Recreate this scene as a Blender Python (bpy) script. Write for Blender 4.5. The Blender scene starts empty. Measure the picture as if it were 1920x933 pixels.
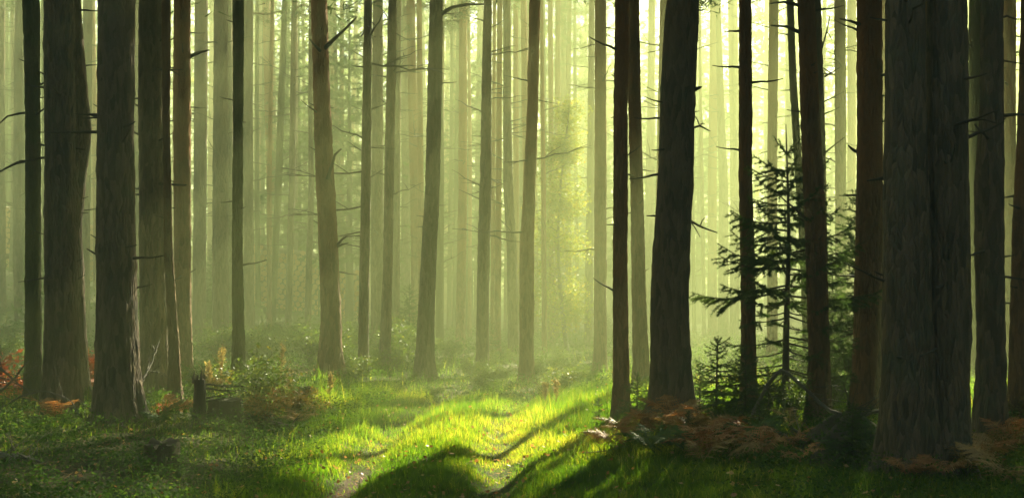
import bpy, math, random
import numpy as np
from mathutils import Vector, Matrix, Quaternion

random.seed(7)
RNG = np.random.default_rng(7)
SC = bpy.context.scene
COL = SC.collection
R = math.radians

# ------------------------------------------------------------------ camera, sky, sun, exposure
F = 2133.0            # focal length in photograph pixels (1920 wide)
CX, HY = 960.0, 560.0 # principal column and horizon row of the photograph
H = 1.6               # camera height
cam_d = bpy.data.cameras.new('camera')
cam_d.sensor_width = 36.0
cam_d.lens = F / 1920.0 * 36.0
cam_d.shift_y = (HY - 466.5) / 1920.0
cam_d.clip_start = 0.1
cam_d.clip_end = 1000.0
cam = bpy.data.objects.new('camera', cam_d)
COL.objects.link(cam)
cam.location = (0, 0, H)
cam.rotation_euler = (R(90), 0, 0)
SC.camera = cam

SUN_AZ, SUN_EL = R(20.0), R(30.0)   # azimuth measured from the view direction (+Y) towards +X
world = bpy.data.worlds.new('World')
SC.world = world
world.use_nodes = True
wn, wl = world.node_tree.nodes, world.node_tree.links
wn.clear()
wout = wn.new('ShaderNodeOutputWorld')
wbg = wn.new('ShaderNodeBackground')
wsky = wn.new('ShaderNodeTexSky')
wsky.sky_type = 'NISHITA'
wsky.sun_disc = False
wsky.sun_elevation = SUN_EL
wsky.sun_rotation = SUN_AZ
wsky.dust_density = 1.0
wsky.air_density = 1.0
wsky.ozone_density = 0.6
wbg.inputs['Strength'].default_value = 0.05
wl.new(wsky.outputs['Color'], wbg.inputs['Color'])
wl.new(wbg.outputs['Background'], wout.inputs['Surface'])

sun_d = bpy.data.lights.new('sun', 'SUN')
sun_d.energy = 5.0
sun_d.angle = R(0.5)
sun_d.color = (1.0, 0.92, 0.60)
sun = bpy.data.objects.new('sun', sun_d)
COL.objects.link(sun)
SUN_DIR = Vector((math.sin(SUN_AZ) * math.cos(SUN_EL), math.cos(SUN_AZ) * math.cos(SUN_EL), math.sin(SUN_EL)))
sun.rotation_euler = SUN_DIR.to_track_quat('Z', 'Y').to_euler()
sun.location = SUN_DIR * 100

SC.view_settings.view_transform = 'Standard'
SC.view_settings.look = 'None'
SC.view_settings.gamma = 1.0
SC.view_settings.use_curve_mapping = False
SC.view_settings.exposure = 3.22
SC.render.engine = 'CYCLES'
SC.cycles.use_denoising = True
SC.cycles.volume_bounces = 0
SC.cycles.max_bounces = 6
SC.cycles.diffuse_bounces = 3
SC.cycles.transmission_bounces = 3
SC.cycles.sample_clamp_indirect = 4.0

HAZE_DENSITY = 0.0148
HAZE_COLOR = (0.79, 0.92, 0.43)
HAZE_ANISO = 0.25

# ------------------------------------------------------------------ numeric helpers
def hash01(ix, iy, iz, seed=0):
    h = (ix.astype(np.int64) * 374761393 + iy.astype(np.int64) * 668265263 + iz.astype(np.int64) * 2147483647 + seed * 1274126177) & 0xFFFFFFFF
    h = ((h ^ (h >> 13)) * 1274126177) & 0xFFFFFFFF
    h = ((h ^ (h >> 16)) * 2246822519) & 0xFFFFFFFF
    h = h ^ (h >> 15)
    return (h & 0xFFFFFF) / float(0xFFFFFF)

def vnoise(x, y, z=None, seed=0):
    x = np.asarray(x, float); y = np.asarray(y, float)
    z = np.zeros_like(x) if z is None else np.asarray(z, float)
    xi, yi, zi = np.floor(x), np.floor(y), np.floor(z)
    fx, fy, fz = x - xi, y - yi, z - zi
    fx = fx * fx * (3 - 2 * fx); fy = fy * fy * (3 - 2 * fy); fz = fz * fz * (3 - 2 * fz)
    out = 0.0
    for dx in (0, 1):
        for dy in (0, 1):
            for dz in (0, 1):
                w = (fx if dx else 1 - fx) * (fy if dy else 1 - fy) * (fz if dz else 1 - fz)
                out = out + w * hash01(xi + dx, yi + dy, zi + dz, seed)
    return out

def fbm(x, y, z=None, seed=0, octv=4):
    s, a, t = 0.0, 0.5, 0.0
    for k in range(octv):
        m = 2.0 ** k
        s = s + a * vnoise(np.asarray(x) * m, np.asarray(y) * m, None if z is None else np.asarray(z) * m, seed + k * 17)
        t += a; a *= 0.5
    return s / t

def sstep(a, b, x):
    t = np.clip((np.asarray(x, float) - a) / (b - a), 0, 1)
    return t * t * (3 - 2 * t)

# ------------------------------------------------------------------ terrain
def path_x(Y):
    Y = np.asarray(Y, float)
    return -0.82 + 0.010 * np.clip(Y - 13, 0, 30) ** 2

def rut_profile(X, Y):
    d = X - path_x(Y)
    g = lambda c, w: np.exp(-((d - c) / w) ** 2)
    return g(-0.66, 0.27) + g(0.66, 0.27), g(0.0, 0.42), d

def dirt_mask(X, Y, rut):
    return rut ** 2 * (1 - sstep(11.5, 15, Y)) * (0.05 + 0.85 * sstep(0.40, 0.62, fbm(X * 0.9 + 1.7, Y * 0.75, seed=31)))

def ground_h(X, Y):
    X = np.asarray(X, float); Y = np.asarray(Y, float)
    rut, mid, d = rut_profile(X, Y)
    fade = 1 - sstep(24, 34, Y)
    h = 0.10 * (fbm(X * 0.35 + 3.1, Y * 0.35, seed=5) - 0.5) + 0.05 * (fbm(X * 1.6, Y * 1.6, seed=9) - 0.5)
    h = h * sstep(0.4, 1.8, np.abs(d) + 0.3)
    h = h - 0.12 * rut * fade * (0.75 + 0.5 * vnoise(Y * 0.45, X * 0 + 2.0, seed=3)) + 0.025 * mid * fade
    h = h + 0.05 * np.exp(-((d) / 0.5) ** 2 - ((Y - 11.6) / 1.0) ** 2)
    h = h + 0.22 * sstep(1.1, 3.2, -d) * fade + 0.16 * sstep(1.1, 2.6, d) * fade
    h = h - 0.10 * np.exp(-((d - 0.1) / 1.3) ** 2) * sstep(15, 20, Y) * fade
    # the wood rises towards the road with the log stacks at the back left
    h = h + 0.150 * np.clip(-X - 1.0, 0, 30) * sstep(30, 43, Y) + 0.018 * np.clip(Y - 48, 0, 200)
    h = h + 0.02 * np.clip(X - 3, 0, 40) * sstep(30, 60, Y)
    return h

def gh(x, y):
    return float(ground_h(np.array([x]), np.array([y]))[0])

def foot(px, py):
    """ground point seen at a photograph pixel"""
    Y = F * H / (py - HY)
    for _ in range(12):
        X = (px - CX) / F * Y
        Y = 0.5 * Y + 0.5 * F * (H - gh(X, Y)) / (py - HY)
    return (px - CX) / F * Y, Y

def at(px, py, Y):
    return ((px - CX) / F * Y, Y, H + (HY - py) / F * Y)

# ------------------------------------------------------------------ mesh and object helpers
def make_mesh(name, V, faces, mat, smooth=False, var=None, extra=None):
    """faces: list of int arrays (n, k) with k = 3 or 4"""
    V = np.asarray(V, np.float32)
    me = bpy.data.meshes.new(name)
    faces = [np.asarray(f, np.int32) for f in faces if len(f)]
    nl = sum(f.size for f in faces); nf = sum(len(f) for f in faces)
    me.vertices.add(len(V)); me.vertices.foreach_set('co', V.ravel())
    me.loops.add(nl); me.polygons.add(nf)
    me.loops.foreach_set('vertex_index', np.concatenate([f.ravel() for f in faces]))
    tot = np.concatenate([np.full(len(f), f.shape[1], np.int32) for f in faces])
    start = np.zeros(nf, np.int32); start[1:] = np.cumsum(tot)[:-1]
    me.polygons.foreach_set('loop_start', start)
    me.polygons.foreach_set('loop_total', tot)
    me.polygons.foreach_set('use_smooth', np.full(nf, smooth, bool))
    if var is not None:
        a = me.attributes.new('var', 'FLOAT', 'POINT'); a.data.foreach_set('value', np.asarray(var, np.float32))
    for k, v in (extra or {}).items():
        a = me.attributes.new(k, 'FLOAT', 'POINT'); a.data.foreach_set('value', np.asarray(v, np.float32))
    for m in (mat if isinstance(mat, (list, tuple)) else [mat]):
        me.materials.append(m)
    me.update(calc_edges=True)
    me.validate()
    return me

def obj(name, me, parent=None, loc=(0, 0, 0), rot=None, scale=None):
    o = bpy.data.objects.new(name, me)
    COL.objects.link(o)
    if parent is not None:
        o.parent = parent
    o.location = loc
    if rot is not None:
        o.rotation_euler = rot
    if scale is not None:
        o.scale = (scale,) * 3 if isinstance(scale, (int, float)) else scale
    return o

def tag(o, label=None, cat=None, group=None, kind=None):
    if label: o['label'] = label
    if cat: o['category'] = cat
    if group: o['group'] = group
    if kind: o['kind'] = kind
    return o

def thing(name, label, cat, loc=(0, 0, 0), rz=0.0, group=None):
    return tag(obj(name, None, None, loc, (0, 0, rz)), label, cat, group)

class MB:
    """collects vertices and faces of one mesh"""
    def __init__(s):
        s.v, s.q, s.t, s.var, s.n = [], [], [], [], 0
    def add(s, V, quads=None, tris=None, var=0.5):
        V = np.asarray(V, float)
        s.v.append(V)
        if quads is not None and len(quads): s.q.append(np.asarray(quads) + s.n)
        if tris is not None and len(tris): s.t.append(np.asarray(tris) + s.n)
        s.var.append(np.full(len(V), var) if np.isscalar(var) else np.asarray(var))
        s.n += len(V)
    def tube(s, pts, rad, n=6, var=0.5, cap=True):
        P = np.asarray(pts, float); m = len(P)
        rad = np.full(m, rad) if np.isscalar(rad) else np.asarray(rad, float)
        T = np.gradient(P, axis=0); T /= np.linalg.norm(T, axis=1)[:, None] + 1e-9
        ref = np.array([0.0, 0.0, 1.0]) if abs(T[:, 2]).mean() < 0.85 else np.array([1.0, 0.0, 0.0])
        A = np.cross(T, ref); A /= np.linalg.norm(A, axis=1)[:, None] + 1e-9
        B = np.cross(T, A)
        th = np.linspace(0, 2 * np.pi, n, endpoint=False)
        V = P[:, None, :] + rad[:, None, None] * (np.cos(th)[None, :, None] * A[:, None, :] + np.sin(th)[None, :, None] * B[:, None, :])
        V = V.reshape(-1, 3)
        i = np.arange(m - 1)[:, None] * n; j = np.arange(n)[None, :]; j2 = (j + 1) % n
        q = np.stack([i + j, i + j2, i + n + j2, i + n + j], -1).reshape(-1, 4)
        tr = []
        if cap:
            for k in range(1, n - 1):
                tr.append((0, k, k + 1)); o = (m - 1) * n; tr.append((o, o + k + 1, o + k))
        s.add(V, q, tr if cap else None, var)
    def build(s, name, mat, smooth=False):
        fs = []
        if s.q: fs.append(np.concatenate(s.q))
        if s.t: fs.append(np.concatenate(s.t))
        return make_mesh(name, np.concatenate(s.v), fs, mat, smooth, np.concatenate(s.var))

# ------------------------------------------------------------------ materials
def new_mat(name):
    m = bpy.data.materials.new(name); m.use_nodes = True
    n, l = m.node_tree.nodes, m.node_tree.links
    n.clear()
    out = n.new('ShaderNodeOutputMaterial')
    return m, n, l, out

def ramp(n, stops):
    r = n.new('ShaderNodeValToRGB')
    el = r.color_ramp.elements
    while len(el) < len(stops): el.new(0.5)
    for e, (p, c) in zip(el, stops):
        e.position = p; e.color = (*c, 1.0)
    return r

def noise_node(n, l, vec, scale, detail=4.0, rough=0.55):
    t = n.new('ShaderNodeTexNoise')
    t.inputs['Scale'].default_value = scale
    t.inputs['Detail'].default_value = detail
    t.inputs['Roughness'].default_value = rough
    if vec is not None: l.new(vec, t.inputs['Vector'])
    return t

def mixc(n, l, fac, a, b, mode='MIX'):
    m = n.new('ShaderNodeMix'); m.data_type = 'RGBA'; m.blend_type = mode
    if isinstance(fac, (int, float)): m.inputs[0].default_value = fac
    else: l.new(fac, m.inputs[0])
    for sock, v in ((m.inputs[6], a), (m.inputs[7], b)):
        if isinstance(v, tuple): sock.default_value = (*v, 1.0)
        else: l.new(v, sock)
    return m.outputs[2]

def mathn(n, l, op, a, b=None, c=None):
    m = n.new('ShaderNodeMath'); m.operation = op
    for k, v in enumerate((a, b, c)):
        if v is None: continue
        if isinstance(v, (int, float)): m.inputs[k].default_value = v
        else: l.new(v, m.inputs[k])
    return m.outputs[0]

def bark_mat(name, low, low2, high, moss, moss_amt, z0=3.0, z1=9.0):
    m, n, l, out = new_mat(name)
    tc = n.new('ShaderNodeTexCoord'); oi = n.new('ShaderNodeObjectInfo')
    mp = n.new('ShaderNodeMapping'); mp.inputs['Scale'].default_value = (1, 1, 0.24)
    off = n.new('ShaderNodeVectorMath'); off.operation = 'ADD'
    cmb = n.new('ShaderNodeCombineXYZ')
    rr = mathn(n, l, 'MULTIPLY', oi.outputs['Random'], 37.0)
    for k in range(3): l.new(rr, cmb.inputs[k])
    l.new(tc.outputs['Object'], off.inputs[0]); l.new(cmb.outputs[0], off.inputs[1])
    l.new(off.outputs[0], mp.inputs['Vector'])
    dist = noise_node(n, l, mp.outputs[0], 9.0, 3.0)
    dv = n.new('ShaderNodeMix'); dv.data_type = 'VECTOR'; dv.inputs[0].default_value = 0.06
    l.new(mp.outputs[0], dv.inputs[4]); l.new(dist.outputs['Color'], dv.inputs[5])
    vo = n.new('ShaderNodeTexVoronoi'); vo.feature = 'DISTANCE_TO_EDGE'; vo.inputs['Scale'].default_value = 27.0
    l.new(dv.outputs[1], vo.inputs['Vector'])
    vc = n.new('ShaderNodeTexVoronoi'); vc.feature = 'F1'; vc.inputs['Scale'].default_value = 27.0
    l.new(dv.outputs[1], vc.inputs['Vector'])
    fine = noise_node(n, l, mp.outputs[0], 60.0, 5.0, 0.65)
    big = noise_node(n, l, off.outputs[0], 1.7, 3.0)
    fis = n.new('ShaderNodeMapRange'); fis.inputs[2].default_value = 0.30
    l.new(vo.outputs['Distance'], fis.inputs[0])
    sep = n.new('ShaderNodeSeparateXYZ'); l.new(tc.outputs['Object'], sep.inputs[0])
    hz = n.new('ShaderNodeMapRange'); hz.inputs[1].default_value = z0; hz.inputs[2].default_value = z1
    l.new(mathn(n, l, 'ADD', sep.outputs['Z'], mathn(n, l, 'MULTIPLY', mathn(n, l, 'SUBTRACT', big.outputs['Fac'], 0.5), 9.0)), hz.inputs[0])
    sc = n.new('ShaderNodeSeparateColor'); l.new(vc.outputs['Color'], sc.inputs[0])
    base = mixc(n, l, sc.outputs['Red'], low, low2)
    base = mixc(n, l, hz.outputs[0], base, high)
    base = mixc(n, l, mathn(n, l, 'MULTIPLY', fine.outputs['Fac'], 0.55), base, tuple(c * 0.35 for c in low))
    mo = noise_node(n, l, off.outputs[0], 3.3, 5.0, 0.6)
    mf = n.new('ShaderNodeMapRange'); mf.inputs[1].default_value = 0.62 - 0.3 * moss_amt; mf.inputs[2].default_value = 0.80 - 0.3 * moss_amt
    mf.inputs[4].default_value = min(1.0, 0.35 + moss_amt * 0.5)
    l.new(mo.outputs['Fac'], mf.inputs[0])
    base = mixc(n, l, mf.outputs[0], base, moss)
    hs = n.new('ShaderNodeHueSaturation')
    l.new(mathn(n, l, 'MULTIPLY_ADD', oi.outputs['Random'], 0.5, 0.75), hs.inputs['Value'])
    l.new(base, hs.inputs['Color'])
    b = n.new('ShaderNodeBsdfPrincipled'); b.inputs['Roughness'].default_value = 0.92
    b.inputs['Specular IOR Level'].default_value = 0.25
    l.new(hs.outputs[0], b.inputs['Base Color'])
    bp = n.new('ShaderNodeBump'); bp.inputs['Strength'].default_value = 0.9; bp.inputs['Distance'].default_value = 0.017
    hgt = mathn(n, l, 'MULTIPLY_ADD', fine.outputs['Fac'], 0.9, fis.outputs[0])
    l.new(hgt, bp.inputs['Height']); l.new(bp.outputs[0], b.inputs['Normal'])
    l.new(b.outputs[0], out.inputs['Surface'])
    return m

def leaf_mat(name, stops, trans=0.5, tcol=(1.0, 1.0, 0.6), gloss=0.04, rough=0.45):
    """thin leaf: diffuse + translucent, colour from the point attribute 'var' plus the object's own random value"""
    m, n, l, out = new_mat(name)
    at_ = n.new('ShaderNodeAttribute'); at_.attribute_name = 'var'
    oi = n.new('ShaderNodeObjectInfo')
    v = mathn(n, l, 'ADD', at_.outputs['Fac'], mathn(n, l, 'MULTIPLY_ADD', oi.outputs['Random'], 0.24, -0.12))
    rp = ramp(n, stops); l.new(v, rp.inputs[0])
    d = n.new('ShaderNodeBsdfDiffuse'); l.new(rp.outputs[0], d.inputs['Color'])
    t = n.new('ShaderNodeBsdfTranslucent'); l.new(mixc(n, l, 1.0, rp.outputs[0], tcol, 'MULTIPLY'), t.inputs['Color'])
    mx = n.new('ShaderNodeMixShader'); mx.inputs[0].default_value = trans
    l.new(d.outputs[0], mx.inputs[1]); l.new(t.outputs[0], mx.inputs[2])
    g = n.new('ShaderNodeBsdfGlossy'); g.inputs['Roughness'].default_value = rough; g.inputs['Color'].default_value = (0.8, 0.8, 0.8, 1)
    m2 = n.new('ShaderNodeMixShader'); m2.inputs[0].default_value = gloss
    l.new(mx.outputs[0], m2.inputs[1]); l.new(g.outputs[0], m2.inputs[2])
    l.new(m2.outputs[0], out.inputs['Surface'])
    return m

def wood_mat(name, c1, c2, scale=6.0, stretch=(1, 1, 1), bump=0.6, moss=None, moss_lo=0.55):
    m, n, l, out = new_mat(name)
    tc = n.new('ShaderNodeTexCoord')
    mp = n.new('ShaderNodeMapping'); mp.inputs['Scale'].default_value = stretch
    l.new(tc.outputs['Object'], mp.inputs['Vector'])
    a = noise_node(n, l, mp.outputs[0], scale, 6.0, 0.6)
    b_ = noise_node(n, l, mp.outputs[0], scale * 7, 4.0, 0.6)
    col = mixc(n, l, a.outputs['Fac'], c1, c2)
    col = mixc(n, l, mathn(n, l, 'MULTIPLY', b_.outputs['Fac'], 0.5), col, tuple(x * 0.4 for x in c1))
    if moss:
        mn = noise_node(n, l, tc.outputs['Object'], 3.0, 4.0)
        mr = n.new('ShaderNodeMapRange'); mr.inputs[1].default_value = moss_lo; mr.inputs[2].default_value = moss_lo + 0.12
        l.new(mn.outputs['Fac'], mr.inputs[0])
        col = mixc(n, l, mr.outputs[0], col, moss)
    p = n.new('ShaderNodeBsdfPrincipled'); p.inputs['Roughness'].default_value = 0.9
    l.new(col, p.inputs['Base Color'])
    bp = n.new('ShaderNodeBump'); bp.inputs['Strength'].default_value = bump; bp.inputs['Distance'].default_value = 0.02
    l.new(mathn(n, l, 'ADD', a.outputs['Fac'], b_.outputs['Fac']), bp.inputs['Height']); l.new(bp.outputs[0], p.inputs['Normal'])
    l.new(p.outputs[0], out.inputs['Surface'])
    return m

M = {}
M['bark_grey'] = bark_mat('bark_grey', (0.095, 0.076, 0.058), (0.260, 0.190, 0.135), (0.28, 0.150, 0.080), (0.095, 0.122, 0.085), 0.30, 4.5, 11)
M['bark_red'] = bark_mat('bark_red', (0.140, 0.085, 0.055), (0.330, 0.190, 0.110), (0.42, 0.190, 0.085), (0.090, 0.112, 0.060), 0.22, 1.5, 6)
M['bark_moss'] = bark_mat('bark_moss', (0.110, 0.100, 0.060), (0.170, 0.145, 0.080), (0.20, 0.140, 0.075), (0.095, 0.115, 0.040), 0.85, 5, 12)
M['pine'] = leaf_mat('pine_needles', [(0.0, (0.030, 0.060, 0.022)), (0.6, (0.060, 0.105, 0.030)), (1.0, (0.120, 0.150, 0.040))], 0.35, (1, 1, 0.55))
M['spruce'] = leaf_mat('spruce_needles', [(0.0, (0.034, 0.075, 0.028)), (0.6, (0.064, 0.125, 0.038)), (1.0, (0.150, 0.185, 0.050))], 0.45, (1.5, 1.4, 0.6))
M['birch'] = leaf_mat('birch_leaves', [(0.0, (0.110, 0.170, 0.030)), (0.6, (0.200, 0.240, 0.035)), (1.0, (0.340, 0.270, 0.040))], 0.55, (1.4, 1.3, 0.5))
M['shrub'] = leaf_mat('shrub_leaves', [(0.0, (0.040, 0.090, 0.025)), (0.6, (0.090, 0.150, 0.035)), (1.0, (0.200, 0.190, 0.045))], 0.5, (1.5, 1.35, 0.5))
M['bracken_gold'] = leaf_mat('golden_leaves', [(0.0, (0.120, 0.130, 0.030)), (0.5, (0.260, 0.190, 0.050)), (1.0, (0.380, 0.160, 0.050))], 0.45, (1, 0.95, 0.6))
M['orange'] = leaf_mat('orange_leaves', [(0.0, (0.300, 0.080, 0.030)), (0.6, (0.480, 0.110, 0.040)), (1.0, (0.460, 0.200, 0.060))], 0.5, (1, 0.8, 0.6))
M['grass'] = leaf_mat('grass_blades', [(0.0, (0.030, 0.080, 0.014)), (0.55, (0.062, 0.130, 0.017)), (0.80, (0.130, 0.180, 0.028)), (1.0, (0.250, 0.240, 0.080))], 0.62, (2.5, 2.35, 0.5), 0.02, 0.6)
M['bilberry'] = leaf_mat('bilberry_leaves', [(0.0, (0.030, 0.080, 0.020)), (0.6, (0.060, 0.130, 0.032)), (1.0, (0.150, 0.190, 0.060))], 0.48, (1.5, 1.35, 0.5), 0.012, 0.6)
M['fern_brown'] = leaf_mat('brown_fern', [(0.0, (0.260, 0.100, 0.038)), (0.5, (0.420, 0.190, 0.070)), (1.0, (0.520, 0.350, 0.150))], 0.35, (1, 0.85, 0.6))
M['fern_straw'] = leaf_mat('straw_fern', [(0.0, (0.240, 0.150, 0.055)), (0.5, (0.340, 0.225, 0.085)), (1.0, (0.440, 0.310, 0.130))], 0.35, (1, 0.9, 0.6))
M['fern_green'] = leaf_mat('green_fern', [(0.0, (0.040, 0.100, 0.025)), (0.6, (0.070, 0.150, 0.030)), (1.0, (0.180, 0.200, 0.050))], 0.4, (1, 1, 0.5))
M['straw'] = leaf_mat('dry_stalk', [(0.0, (0.280, 0.200, 0.080)), (1.0, (0.480, 0.360, 0.160))], 0.4, (1, 0.95, 0.6))
M['deadwood'] = wood_mat('dead_wood', (0.075, 0.062, 0.050), (0.150, 0.130, 0.105), 9.0, (1, 1, 1))
M['greywood'] = wood_mat('weathered_wood', (0.130, 0.115, 0.095), (0.260, 0.235, 0.200), 10.0, (1, 1, 1))
M['stump'] = wood_mat('stump_wood', (0.090, 0.070, 0.045), (0.150, 0.120, 0.080), 7.0, (1, 1, 0.2), 0.9, (0.055, 0.085, 0.028), 0.5)
M['stump_top'] = wood_mat('stump_top', (0.075, 0.058, 0.040), (0.140, 0.110, 0.072), 12.0, (1, 1, 1), 0.6, (0.055, 0.085, 0.028), 0.56)
M['log_bark'] = wood_mat('log_bark', (0.130, 0.080, 0.050), (0.220, 0.140, 0.090), 8.0, (1, 1, 1))
M['log_end'] = wood_mat('log_end', (0.560, 0.330, 0.130), (0.780, 0.500, 0.230), 5.0, (1, 1, 1), 0.2)
M['twig'] = wood_mat('twig_bark', (0.060, 0.048, 0.038), (0.110, 0.088, 0.068), 12.0)

def ground_mat():
    m, n, l, out = new_mat('forest_floor')
    tc = n.new('ShaderNodeTexCoord')
    a = noise_node(n, l, tc.outputs['Object'], 0.9, 6.0, 0.6)
    b_ = noise_node(n, l, tc.outputs['Object'], 14.0, 6.0, 0.7)
    c_ = noise_node(n, l, tc.outputs['Object'], 90.0, 3.0, 0.7)
    r1 = ramp(n, [(0.30, (0.050, 0.075, 0.022)), (0.48, (0.070, 0.080, 0.028)), (0.62, (0.105, 0.075, 0.040)), (0.8, (0.075, 0.050, 0.030))])
    l.new(mathn(n, l, 'ADD', mathn(n, l, 'MULTIPLY', a.outputs['Fac'], 0.6), mathn(n, l, 'MULTIPLY', b_.outputs['Fac'], 0.4)), r1.inputs[0])
    dirt = mixc(n, l, b_.outputs['Fac'], (0.060, 0.040, 0.024), (0.130, 0.088, 0.050))
    da = n.new('ShaderNodeAttribute'); da.attribute_name = 'dirt'
    ff = n.new('ShaderNodeMapRange'); ff.inputs[1].default_value = 0.35; ff.inputs[2].default_value = 0.75
    l.new(mathn(n, l, 'ADD', da.outputs['Fac'], mathn(n, l, 'MULTIPLY_ADD', b_.outputs['Fac'], 0.6, -0.3)), ff.inputs[0])
    col = mixc(n, l, ff.outputs[0], r1.outputs[0], dirt)
    col = mixc(n, l, mathn(n, l, 'MULTIPLY', c_.outputs['Fac'], 0.4), col, (0.035, 0.026, 0.016))
    p = n.new('ShaderNodeBsdfPrincipled'); p.inputs['Roughness'].default_value = 0.95
    p.inputs['Specular IOR Level'].default_value = 0.15
    l.new(col, p.inputs['Base Color'])
    bp = n.new('ShaderNodeBump'); bp.inputs['Strength'].default_value = 0.8; bp.inputs['Distance'].default_value = 0.04
    l.new(mathn(n, l, 'ADD', b_.outputs['Fac'], c_.outputs['Fac']), bp.inputs['Height']); l.new(bp.outputs[0], p.inputs['Normal'])
    l.new(p.outputs[0], out.inputs['Surface'])
    return m
M['ground'] = ground_mat()

# ------------------------------------------------------------------ ground sheet
def build_ground():
    u = np.linspace(-1, 1, 261); v = np.linspace(0, 1, 281)
    xs = np.sign(u) * (np.abs(u) * 14 + np.abs(u) ** 4 * 146)
    ys = -30 + 36 * np.clip(v / 0.1, 0, 1) + 30 * np.clip((v - 0.1) / 0.6, 0, 1) + 154 * np.clip((v - 0.7) / 0.3, 0, 1) ** 2
    X, Y = np.meshgrid(xs, ys)
    Z = ground_h(X, Y)
    V = np.stack([X, Y, Z], -1).reshape(-1, 3)
    nx, ny = len(xs), len(ys)
    i = np.arange(ny - 1)[:, None] * nx; j = np.arange(nx - 1)[None, :]
    q = np.stack([i + j, i + j + 1, i + nx + j + 1, i + nx + j], -1).reshape(-1, 4)
    rut, mid, d = rut_profile(X, Y)
    dirt = dirt_mask(X, Y, rut)
    me = make_mesh('ground', V, [q], M['ground'], True, None, {'dirt': np.clip(dirt, 0, 1).ravel()})
    o = obj('ground', me); tag(o, 'uneven forest floor with two worn wheel ruts', None, None, 'structure')
build_ground()

# ------------------------------------------------------------------ pine trunks
def voro_plate(u, w, per, seed):
    """F2-F1 of a jittered grid; u wraps with period per"""
    ui, wi = np.floor(u), np.floor(w)
    f1 = np.full(u.shape, 9.0); f2 = np.full(u.shape, 9.0); cid = np.zeros(u.shape)
    for du in (-1, 0, 1):
        for dw in (-1, 0, 1):
            cu, cw = ui + du, wi + dw
            ku = np.mod(cu, per)
            px = cu + 0.15 + 0.7 * hash01(ku, cw, ku * 0 + 1, seed)
            pw = cw + 0.15 + 0.7 * hash01(ku, cw, ku * 0 + 2, seed)
            dd = np.hypot(u - px, w - pw)
            hv = hash01(ku, cw, ku * 0 + 3, seed)
            new = dd < f1
            f2 = np.where(new, f1, np.minimum(f2, dd)); cid = np.where(new, hv, cid); f1 = np.where(new, dd, f1)
    return f2 - f1, cid

def trunk_mesh(name, zs, cx, cy, rad, nth, seed, mat, rough):
    """zs, cx, cy, rad: arrays along the stem (local coordinates, base at 0)"""
    m = len(zs)
    th = np.linspace(0, 2 * np.pi, nth, endpoint=False)
    TH, Z = np.meshgrid(th, zs)
    RR = np.repeat(rad[:, None], nth, 1)
    r0 = rad[min(len(rad) - 1, m // 6)]
    lob = 1 + 0.05 * np.sin(2 * TH + seed) + 0.04 * np.sin(3 * TH + 2.1 * seed + Z * 0.4)
    # root flare with buttresses
    fl = np.exp(-np.clip(Z, 0, None) / 0.28)
    lob = lob + fl * (0.34 + 0.26 * np.sin(TH * 4 + seed * 1.7) + 0.14 * np.sin(TH * 7 + seed))
    cs, sn = np.cos(TH), np.sin(TH)
    d = 0.055 * RR * (fbm(cs * 2 + seed, sn * 2, Z * 1.3, seed=11) - 0.5) * 2
    if rough > 0:
        per = max(8, int(round(2 * np.pi * r0 / 0.048)))
        wob = 0.5 * (fbm(cs * 3, sn * 3 + seed, Z * 2.0, seed=4, octv=3) - 0.5)
        e, cid = voro_plate(TH / (2 * np.pi) * per + wob * 1.6, Z / 0.24 + wob, per, int(seed) % 97)
        plate = sstep(0.02, 0.40, e)
        fade = 1 - 0.55 * sstep(5, 10, Z)
        d = d + rough * fade * (plate - 0.7 + 0.5 * (cid - 0.5)) + rough * 0.5 * (fbm(cs * 9, sn * 9, Z * 14, seed=8, octv=3) - 0.5)
    # old whorl swellings
    for k in range(14):
        zk = 0.9 + k * 0.62 + 0.25 * math.sin(seed * 3.3 + k * 2.1)
        d = d + 0.06 * RR * np.exp(-((Z - zk) / 0.07) ** 2) * (0.5 + 0.5 * np.sin(TH * 3 + k * 1.9 + seed))
    rr = RR * lob + d
    V = np.stack([cx[:, None] + rr * cs, cy[:, None] + rr * sn, Z], -1).reshape(-1, 3)
    i = np.arange(m - 1)[:, None] * nth; j = np.arange(nth)[None, :]; j2 = (j + 1) % nth
    q = np.stack([i + j, i + j2, i + nth + j2, i + nth + j], -1).reshape(-1, 4)
    return make_mesh(name, V, [q], mat, True)

def stem_curve(pts, X0, Y0, height, zstep_fn, rtop=0.03):
    """pts: [(py, px, width px)] -> arrays of height above the base, offset and radius"""
    zb = gh(X0, Y0)
    P = sorted(pts, key=lambda p: -p[0])
    zz = np.array([H + (HY - p[0]) / F * Y0 - zb for p in P])
    xx = np.array([(p[1] - CX) / F * Y0 - X0 for p in P])
    rr = np.array([p[2] / F * Y0 * 0.5 for p in P])
    zt = zz[-1]
    slope = (xx[-1] - xx[-2]) / max(0.5, zz[-1] - zz[-2]) if len(P) > 1 else 0.0
    slope = max(-0.05, min(0.05, slope))
    zs = [-0.25]
    while zs[-1] < height: zs.append(zs[-1] + zstep_fn(zs[-1]))
    zs = np.array(zs); zs[-1] = height
    order = np.argsort(zz)
    zz, xx, rr = zz[order], xx[order], rr[order]
    cx = np.interp(zs, zz, xx)
    # soften the corners of the measured centre line
    if len(zs) > 8:
        k = max(1, len(zs) // 60)
        ker = np.ones(2 * k + 1) / (2 * k + 1)
        cx = np.convolve(np.pad(cx, k, mode='edge'), ker, 'valid')
    cx = cx + np.where(zs > zt, slope * (zs - zt), 0)
    rad = np.interp(zs, zz, rr)
    up = np.clip((zs - zt) / max(0.5, height - zt), 0, 1)
    rad = np.where(zs > zt, rr[-1] * (1 - up) + rtop * up, rad)
    return zs, cx, rad, zb

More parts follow.
